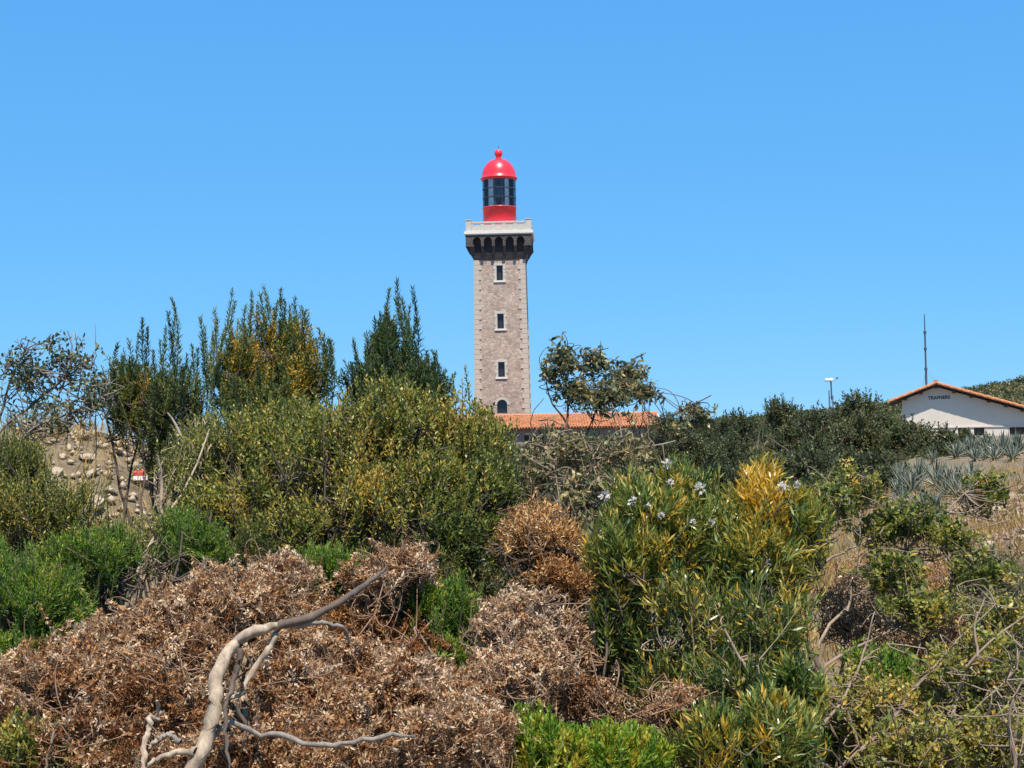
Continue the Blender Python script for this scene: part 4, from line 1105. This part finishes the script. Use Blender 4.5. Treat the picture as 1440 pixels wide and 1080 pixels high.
# dead brush
DR = dict(leaf=(.0135, .0044), ang=(85, 45), slen=(.05, .10), nleaf=46, up=.5, out=.8, rnd=.7, tip_taper=.1, jitter=1.3, bend=.8, twig='dry_twig', twig_r=.0010, stem_r=.006, clumps=16)
HOLES = [(470, 925, 3.2, 34), (435, 1005, 3.0, 36), (110, 1035, 2.95, 34), (240, 975, 3.1, 26), (330, 1030, 2.85, 26), (530, 1010, 3.0, 28), (370, 850, 3.5, 22), (660, 985, 3.1, 24), (180, 945, 3.2, 22), (600, 1050, 2.9, 28), (715, 905, 3.4, 20), (290, 895, 3.4, 20)]
dead = [
    ([(330, 850, 3.5, 110, 55), (400, 810, 3.6, 50, 35), (260, 880, 3.45, 80, 50)], 760, 31, .66, 'pale dead brush below the small bright green bush', ()),
    ([(110, 950, 3.25, 110, 55), (180, 900, 3.4, 80, 45), (60, 985, 3.2, 90, 40)], 760, 32, .60, 'dead brown brush in front of the lower left green bush', [(90, 1000, 3.1, 60, -.2)]),
    ([(220, 990, 3.1, 90, 65), (120, 1050, 2.95, 100, 55), (270, 930, 3.3, 70, 50)], 700, 33, .45, 'reddish brown dead brush left of the thick dead branch', [(160, 1000, 3, 50, -.25)]),
    ([(430, 960, 3.2, 80, 45), (480, 1010, 3.05, 100, 45), (400, 900, 3.4, 60, 30)], 620, 34, .50, 'dead brush hanging between the forks of the dead branch', [(450, 985, 3.1, 40, -.35)]),
    ([(580, 985, 3.15, 90, 60), (640, 1040, 2.95, 100, 60), (520, 930, 3.3, 50, 35)], 760, 35, .56, 'dead straw brown brush in the bottom middle', [(520, 990, 3, 40, -.3)]),
    ([(735, 885, 3.5, 62, 55), (720, 960, 3.35, 70, 55), (760, 930, 3.4, 40, 50)], 760, 36, .70, 'pale straw dead brush below the rusty dry bush', ()),
    ([(570, 790, 3.75, 42, 24), (520, 815, 3.7, 45, 20)], 260, 37, .72, 'pale dead twig tuft at the tip of the dead branch', ()),
    ([(420, 1060, 2.85, 120, 45), (300, 1065, 2.8, 90, 40)], 460, 38, .42, 'rusty dead brush under the lower grey branch', [(340, 1050, 2.8, 40, -.2)]),
]
for bl, n_, sd_, tn_, lb, pt in dead:
    shrub('dead_brush', lb, 'dead brush', 'dead brush in the foreground', bl, int(n_ * 1.15), 'dry', sd_, **DR, tint=(tn_ + .05, .21, .2), patches=pt, clumpy=.88, holes=HOLES, leaf_part='dry_leaves')
shrub('rusty_bush', 'round rusty orange dry bush in the middle', 'shrub', G1,
      [(768, 765, 3.9, 62, 55), (760, 735, 4.0, 50, 34), (780, 820, 3.8, 55, 40)], 760, 'rust', 41, leaf=(.022, .0042), ang=(70, 35), slen=(.07, .13), nleaf=30, up=.4, out=1, rnd=.5, jitter=.8, tint=(.55, .16, .18), bend=.9, patches=[(770, 715, 3.9, 50, .25), (790, 830, 3.7, 40, -.3)], leaf_part='dry_leaves')
# twiggy shrub with hanging leaves by the tower
shrub('hanging_leaf_shrub', 'spindly shrub with drooping leaves against the sky right of the lighthouse', 'shrub', G1,
      [(792, 492, 5.5, 30, 28), (780, 520, 5.5, 26, 35), (880, 520, 5.6, 44, 30), (855, 550, 5.5, 60, 35), (835, 500, 5.6, 30, 22), (810, 545, 5.5, 35, 30), (905, 545, 5.5, 28, 30), (980, 568, 5.5, 30, 12, 1.6), (940, 590, 5.4, 45, 18)], 300, 'grey', 51, twig='bark',
      slen=(.06, .13), leaf=(.034, .0125), nleaf=10, ang=(80, 55), up=.35, out=.8, rnd=.5, droop=.55, six=True, tint=(.55, .16, .22), clumpy=.55, shell=.2, twig_r=.0013, autostem=False, base=(.15, 5.4), bend=.9,
      stems=[([(765, 760, 5.4), (782, 650, 5.4), (800, 570, 5.5), (792, 500, 5.5)], .009), ([(770, 740, 5.4), (810, 640, 5.5), (850, 560, 5.5), (890, 505, 5.6)], .008), ([(760, 750, 5.4), (840, 650, 5.4), (910, 610, 5.5), (1000, 556, 5.5)], .008), ([(800, 600, 5.5), (775, 560, 5.5), (768, 510, 5.5)], .005), ([(840, 580, 5.5), (835, 520, 5.6), (845, 480, 5.6)], .005), ([(775, 690, 5.4), (745, 600, 5.4), (765, 560, 5.4)], .004)])
shrub('hanging_leaf_shrub', 'tangled shrub with yellowish curled leaves below the orange roof', 'shrub', G1,
      [(790, 620, 5.1, 65, 32), (870, 630, 5.1, 60, 35), (760, 660, 5.0, 45, 40), (840, 680, 5.0, 70, 30)], 200, 'grey', 52, twig='pale_twig',
      slen=(.06, .13), leaf=(.030, .011), nleaf=10, ang=(80, 50), up=.4, out=.6, rnd=.6, droop=.4, six=True, tint=(.72, .16, .18), shell=.2, twig_r=.0018, autostem=True, bend=.9, stem_r=.008,
      stems=[([(745, 745, 5.0), (800, 690, 5.1), (870, 640, 5.1), (950, 620, 5.1)], .009), ([(740, 720, 5.0), (760, 650, 5.1), (770, 590, 5.1)], .007)])
# narrow leaved shrub
LIN = dict(clumps=10, leaf=(.046, .0054), ang=(62, 22), slen=(.09, .17), nleaf=29, up=.9, out=.7, rnd=.4, six=True, tip_taper=.25, bend=.5)
shrub('narrow_leaf_shrub', 'tall narrow leaved shrub with white flowers right of the rusty bush', 'shrub', G1,
      [(905, 730, 3.9, 75, 60), (945, 690, 4.0, 60, 42), (880, 790, 3.8, 55, 70), (975, 760, 3.9, 70, 60), (870, 880, 3.8, 50, 70, .5)], 520, 'linear', 61, **LIN, tint=(.55, .14, .18),
      patches=[(890, 790, 3.7, 40, .3), (950, 660, 3.9, 30, .3), (870, 880, 3.7, 60, -.25)],
      flowers=[(850, 698, 3.8, .016), (890, 705, 3.75, .013), (938, 652, 3.9, .014), (985, 688, 3.85, .016), (942, 678, 3.85, .010), (930, 725, 3.75, .010), (1000, 735, 3.8, .012), (975, 735, 3.75, .009), (912, 712, 3.75, .008)])
shrub('narrow_leaf_shrub', 'narrow leaved shrub with yellow leaves at its top right of the white flowers', 'shrub', G1,
      [(1075, 720, 3.9, 65, 55), (1120, 750, 3.9, 50, 60), (1060, 780, 3.8, 70, 60), (1070, 675, 4.0, 35, 30)], 480, 'linear', 62, **LIN, tint=(.60, .14, .18),
      patches=[(1068, 680, 3.9, 40, .6), (1090, 715, 3.8, 40, .25), (1120, 840, 3.7, 50, -.2)], flowers=[(1100, 685, 3.8, .013), (1122, 682, 3.8, .010), (1080, 790, 3.7, .009)])
shrub('narrow_leaf_shrub', 'shaded dark lower shrub with bare twigs in the middle right', 'shrub', G1,
      [(980, 860, 3.7, 90, 70), (1080, 880, 3.6, 70, 80), (930, 950, 3.7, 80, 60), (1040, 960, 3.5, 80, 60)], 400, 'linear', 63, **{**LIN, 'nleaf': 18}, tint=(.38, .2, .24), twig='pale_twig', patches=[(990, 900, 3.5, 40, .4), (1000, 830, 3.6, 30, .35)])
shrub('low_bush', 'yellow green spiky bush at the bottom centre', 'shrub', G1,
      [(770, 1050, 3.0, 70, 48), (850, 1055, 3.0, 75, 42), (900, 1060, 3.05, 50, 40)], 520, 'bright', 64, leaf=(.026, .0052), ang=(50, 20), slen=(.07, .13), nleaf=40, up=1.2, out=.5, rnd=.3, tint=(.68, .12, .12), six=True, patches=[(820, 1060, 2.9, 20, .3)])
shrub('low_bush', 'green and yellow narrow leaved bush at bottom right of centre', 'shrub', G1,
      [(1010, 1045, 3.1, 70, 50), (1090, 1035, 3.1, 60, 60), (1120, 970, 3.3, 45, 50)], 380, 'linear', 65, **LIN, tint=(.55, .15, .17), patches=[(1080, 1040, 3, 30, .35)])
# sprawling shrub at right
shrub('sprawling_shrub', 'sprawling shrub with long bare branches reaching up right', 'shrub', G1,
      [(1205, 690, 4.3, 42, 48), (1290, 735, 4.3, 50, 40), (1385, 690, 4.4, 38, 34), (1240, 740, 4.3, 40, 35), (1375, 800, 4.1, 55, 35), (1300, 850, 4.0, 70, 35), (1170, 700, 4.2, 30, 40), (1340, 760, 4.2, 50, 35), (1250, 800, 4.1, 60, 35)], 520, 'olive', 71, twig='pale_twig',
      slen=(.05, .12), leaf=(.024, .0095), nleaf=18, ang=(78, 45), up=.5, out=.7, rnd=.5, six=True, tint=(.5, .15, .2), shell=.2, twig_r=.0013, autostem=False, base=(.93, 4.0), bend=.7,
      stems=[([(1185, 1090, 4.0), (1150, 930, 4.0), (1210, 840, 4.2), (1300, 755, 4.3), (1385, 670, 4.4)], .0065), ([(1180, 1080, 4.0), (1150, 955, 4.0), (1250, 885, 4.0), (1340, 835, 4.1), (1410, 790, 4.1)], .0065), ([(1190, 860, 4.1), (1210, 770, 4.2), (1205, 680, 4.3)], .0042), ([(1140, 965, 3.9), (1200, 968, 3.9), (1265, 972, 3.9)], .0042), ([(1160, 790, 4.1), (1200, 770, 4.2), (1260, 740, 4.3), (1320, 715, 4.3)], .004), ([(1150, 800, 4.1), (1155, 740, 4.2), (1175, 690, 4.2)], .004)])
shrub('sprawling_shrub', 'tangle of pale twigs with small leaves in the lower right corner', 'shrub', G1,
      [(1240, 990, 3.5, 90, 60), (1360, 960, 3.5, 90, 70), (1400, 1040, 3.3, 80, 50), (1290, 1050, 3.3, 90, 45), (1410, 870, 3.7, 50, 45)], 820, 'olive', 72, twig='pale_twig',
      slen=(.06, .13), leaf=(.022, .0075), nleaf=17, ang=(75, 40), up=.6, out=.6, rnd=.6, six=True, tint=(.62, .15, .2), shell=.15, twig_r=.0013, autostem=True, bend=.7, twisty=.06,
      patches=[(1250, 1000, 3.4, 60, .3)],
      stems=[([(1170, 1095, 3.4), (1260, 1005, 3.4), (1330, 920, 3.5), (1400, 850, 3.6)], .005), ([(1310, 1095, 3.3), (1350, 970, 3.4), (1375, 920, 3.4), (1450, 860, 3.5)], .0055), ([(1240, 1090, 3.3), (1330, 1040, 3.3), (1430, 940, 3.4)], .0042), ([(1430, 1095, 3.2), (1420, 1000, 3.2), (1450, 940, 3.2)], .0055), ([(1375, 925, 3.4), (1370, 880, 3.45), (1385, 840, 3.5)], .004), ([(1130, 1060, 3.3), (1200, 960, 3.5), (1230, 860, 3.6)], .005)])
shrub('low_bush', 'green low bush under the twig tangle at right', 'shrub', G1,
      [(1230, 940, 3.8, 70, 45), (1330, 1000, 3.7, 90, 50), (1200, 1040, 3.6, 70, 50), (1420, 940, 3.9, 60, 50)], 560, 'bright', 73, leaf=(.024, .006), ang=(65, 30), slen=(.07, .13), nleaf=26, up=.8, out=.7, rnd=.4, tint=(.5, .15, .16))
shrub('leafy_shrub', 'dry leaved bush on the slope right of the leaning branch', 'shrub', G1,
      [(1420, 800, 6.5, 45, 30), (1360, 850, 6.0, 60, 30), (1440, 850, 6.0, 50, 40)], 300, 'grey', 74, leaf=(.026, .008), ang=(70, 35), slen=(.08, .15), nleaf=20, up=.7, out=.7, rnd=.4, tint=(.7, .15, .2))
shrub('low_bush', 'olive bush in the bottom left corner', 'shrub', G1,
      [(45, 1045, 2.95, 70, 40), (110, 1065, 2.9, 40, 25)], 330, 'olive', 77, leaf=(.022, .006), ang=(62, 30), slen=(.06, .12), nleaf=26, up=.9, out=.6, rnd=.4, tint=(.5, .15, .18))
shrub('dry_twig_bush', 'brown twiggy half dry bush below the leaning pale branch', 'shrub', G1,
      [(1270, 880, 4.4, 80, 40), (1190, 860, 4.5, 50, 45), (1350, 880, 4.4, 70, 35)], 420, 'dry', 78, twig='pale_twig', leaf=(.022, .007), ang=(75, 40), slen=(.07, .15), nleaf=14, up=.6, out=.6, rnd=.6, tint=(.6, .16, .2), twig_r=.0014, twisty=.06, leaf_part='dry_leaves')
shrub('dry_twig_bush', 'low straw coloured bush on the open slope behind the bare branches', 'shrub', G1,
      [(1230, 800, 7.5, 70, 28), (1330, 815, 7.0, 70, 30)], 320, 'rust', 79, twig='pale_twig', leaf=(.026, .007), ang=(70, 35), slen=(.08, .16), nleaf=18, up=.9, out=.5, rnd=.5, tint=(.6, .16, .2), leaf_part='dry_leaves')
shrub('dry_twig_bush', 'dark rust brown dry bush behind the fork of the dead branch', 'shrub', G1,
      [(500, 880, 3.7, 60, 35), (560, 890, 3.75, 50, 40), (430, 850, 3.9, 50, 25), (590, 930, 3.6, 40, 40)], 420, 'rust', 84, twig='dry_twig', leaf=(.018, .005), ang=(75, 40), slen=(.06, .12), nleaf=30, up=.6, out=.6, rnd=.6, tint=(.3, .16, .2), leaf_part='dry_leaves')
shrub('dry_twig_bush', 'straw brown dry brush at the foot of the narrow leaved shrubs', 'shrub', G1,
      [(820, 980, 3.5, 50, 45), (800, 900, 3.7, 35, 45), (960, 1000, 3.4, 60, 35)], 380, 'dry', 85, twig='dry_twig', leaf=(.018, .005), ang=(75, 40), slen=(.06, .12), nleaf=26, up=.6, out=.6, rnd=.6, tint=(.45, .16, .2), leaf_part='dry_leaves')
# under-storey behind the front rank so the bank reads dense
shrub('leafy_shrub', 'dark green shrub seen between the dead brush and the olive mass', 'shrub', G1,
      [(500, 790, 4.4, 100, 45), (360, 770, 4.5, 90, 45), (600, 800, 4.3, 80, 40)], 620, 'olive', 75, leaf=(.022, .0052), ang=(62, 28), slen=(.09, .17), nleaf=28, up=.9, out=.6, rnd=.3, tint=(.33, .13, .15))
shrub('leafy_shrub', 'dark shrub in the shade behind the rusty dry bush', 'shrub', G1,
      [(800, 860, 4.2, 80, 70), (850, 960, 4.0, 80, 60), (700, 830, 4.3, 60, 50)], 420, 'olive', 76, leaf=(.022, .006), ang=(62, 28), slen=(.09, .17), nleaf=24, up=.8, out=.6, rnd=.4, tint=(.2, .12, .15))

# ------------------------------------------------------------------ dead wood
def dead_wood(name, label, cat_, limbs, mat, seed, group=None, near=.92):
    rng = np.random.default_rng(seed)
    p0 = np.array(at(*limbs[0][0][0][:2], limbs[0][0][0][2] * near)); B = np.array([p0[0], p0[1], hz(p0[0], p0[1])])
    r = empty(name, tuple(B), label, cat_, group)
    for path, ra, rb, nm, mt in limbs:
        P = wobble(spline(px3([(u, v, Y * near) for u, v, Y in path]), 26), .0042 if nm == 'limb' else .0018, rng)
        if nm == 'limb': P[0] = [P[0][0], P[0][1], hz(P[0][0], P[0][1]) - .03]
        rr = np.linspace(ra, rb, 26) * (1 + .05 * np.sin(np.arange(26) * 1.3 + seed) + rng.normal(0, .06, 26)); rr[-3:] *= (.85, .6, .25)
        V, F = tubes(P[None], rr[None], 9)
        k = len(V); V = np.vstack([V, P[-1]]); cap = np.array([[k - 9 + i, k - 9 + (i + 1) % 9, k, k] for i in range(9)])
        me = bpy.data.meshes.new(nm); me.from_pydata([tuple(x) for x in V - B], [], [tuple(f) for f in F] + [(a, b, c) for a, b, c, _ in cap])
        me.materials.append(M[mt]); me.polygons.foreach_set('use_smooth', np.ones(len(me.polygons), bool)); me.update()
        link(bpy.data.objects.new(nm, me), r)
    return r
dead_wood('dead_branch', 'thick twisted bare dead branch forking across the dead brush', 'branch', [
    ([(235, 1130, 2.75), (268, 1070, 2.78), (300, 1000, 2.82), (302, 950, 2.85), (330, 905, 2.9), (365, 886, 2.92), (400, 880, 2.95)], .0165, .0085, 'limb', 'grey_wood'),
    ([(385, 884, 2.94), (430, 865, 2.95), (480, 838, 3.0), (510, 818, 3.1), (545, 795, 3.2)], .0088, .004, 'side_branch', 'bark'),
    ([(400, 881, 2.95), (440, 879, 2.95), (475, 888, 2.95), (492, 905, 2.98)], .0055, .003, 'side_branch', 'grey_dead'),
    ([(388, 890, 2.95), (370, 925, 2.93), (345, 965, 2.9), (310, 985, 2.88)], .007, .004, 'side_branch', 'grey_wood'),
    ([(338, 905, 2.86), (332, 960, 2.83), (324, 1010, 2.8), (322, 1085, 2.75)], .006, .0035, 'side_branch', 'bark'),
    ([(275, 1055, 2.78), (240, 1060, 2.78), (205, 1080, 2.76)], .007, .003, 'side_branch', 'grey_wood'),
], 'grey_wood', 81)
dead_wood('dead_branch', 'grey wavy dead branch lying low across the dead brush', 'branch', [
    ([(250, 1120, 2.8), (310, 1018, 2.85), (370, 1018, 2.88), (430, 1030, 2.86), (480, 1036, 2.86), (540, 1028, 2.9), (585, 1036, 2.95)], .0055, .0045, 'limb', 'grey_dead'),
    ([(255, 1045, 2.8), (240, 1035, 2.82), (222, 1042, 2.84)], .005, .003, 'side_branch', 'grey_dead'),
], 'grey_dead', 82)
dead_wood('dead_branch', 'short dead stick standing in the reddish brush at left', 'branch', [
    ([(205, 1100, 2.95), (212, 1020, 3.0), (222, 985, 3.02)], .007, .004, 'limb', 'grey_wood'),
    ([(208, 1050, 2.98), (232, 1035, 3.0), (246, 1030, 3.0)], .005, .003, 'side_branch', 'grey_wood'),
], 'grey_wood', 83)
for i, (pth, lb) in enumerate((
    ([(128, 700, 5.4), (131, 560, 5.4), (133, 505, 5.4), (134, 452, 5.4)], 'thin pale dry stalk sticking up beside the grey arching shrub'),
    ([(1070, 720, 4.4), (1068, 670, 4.4), (1066, 606, 4.4)], 'thin pale dry stalk above the yellow leaves right of centre'),
    ([(75, 1110, 2.8), (95, 1010, 2.8), (108, 985, 2.8)], 'thin straw stalk in the lower left corner'))):
    dead_wood('dry_stalk', lb, 'stalk', [(pth, .0028, .0012, 'limb', 'pale_twig')], 'pale_twig', 90 + i, 'dry stalks', 1.0)
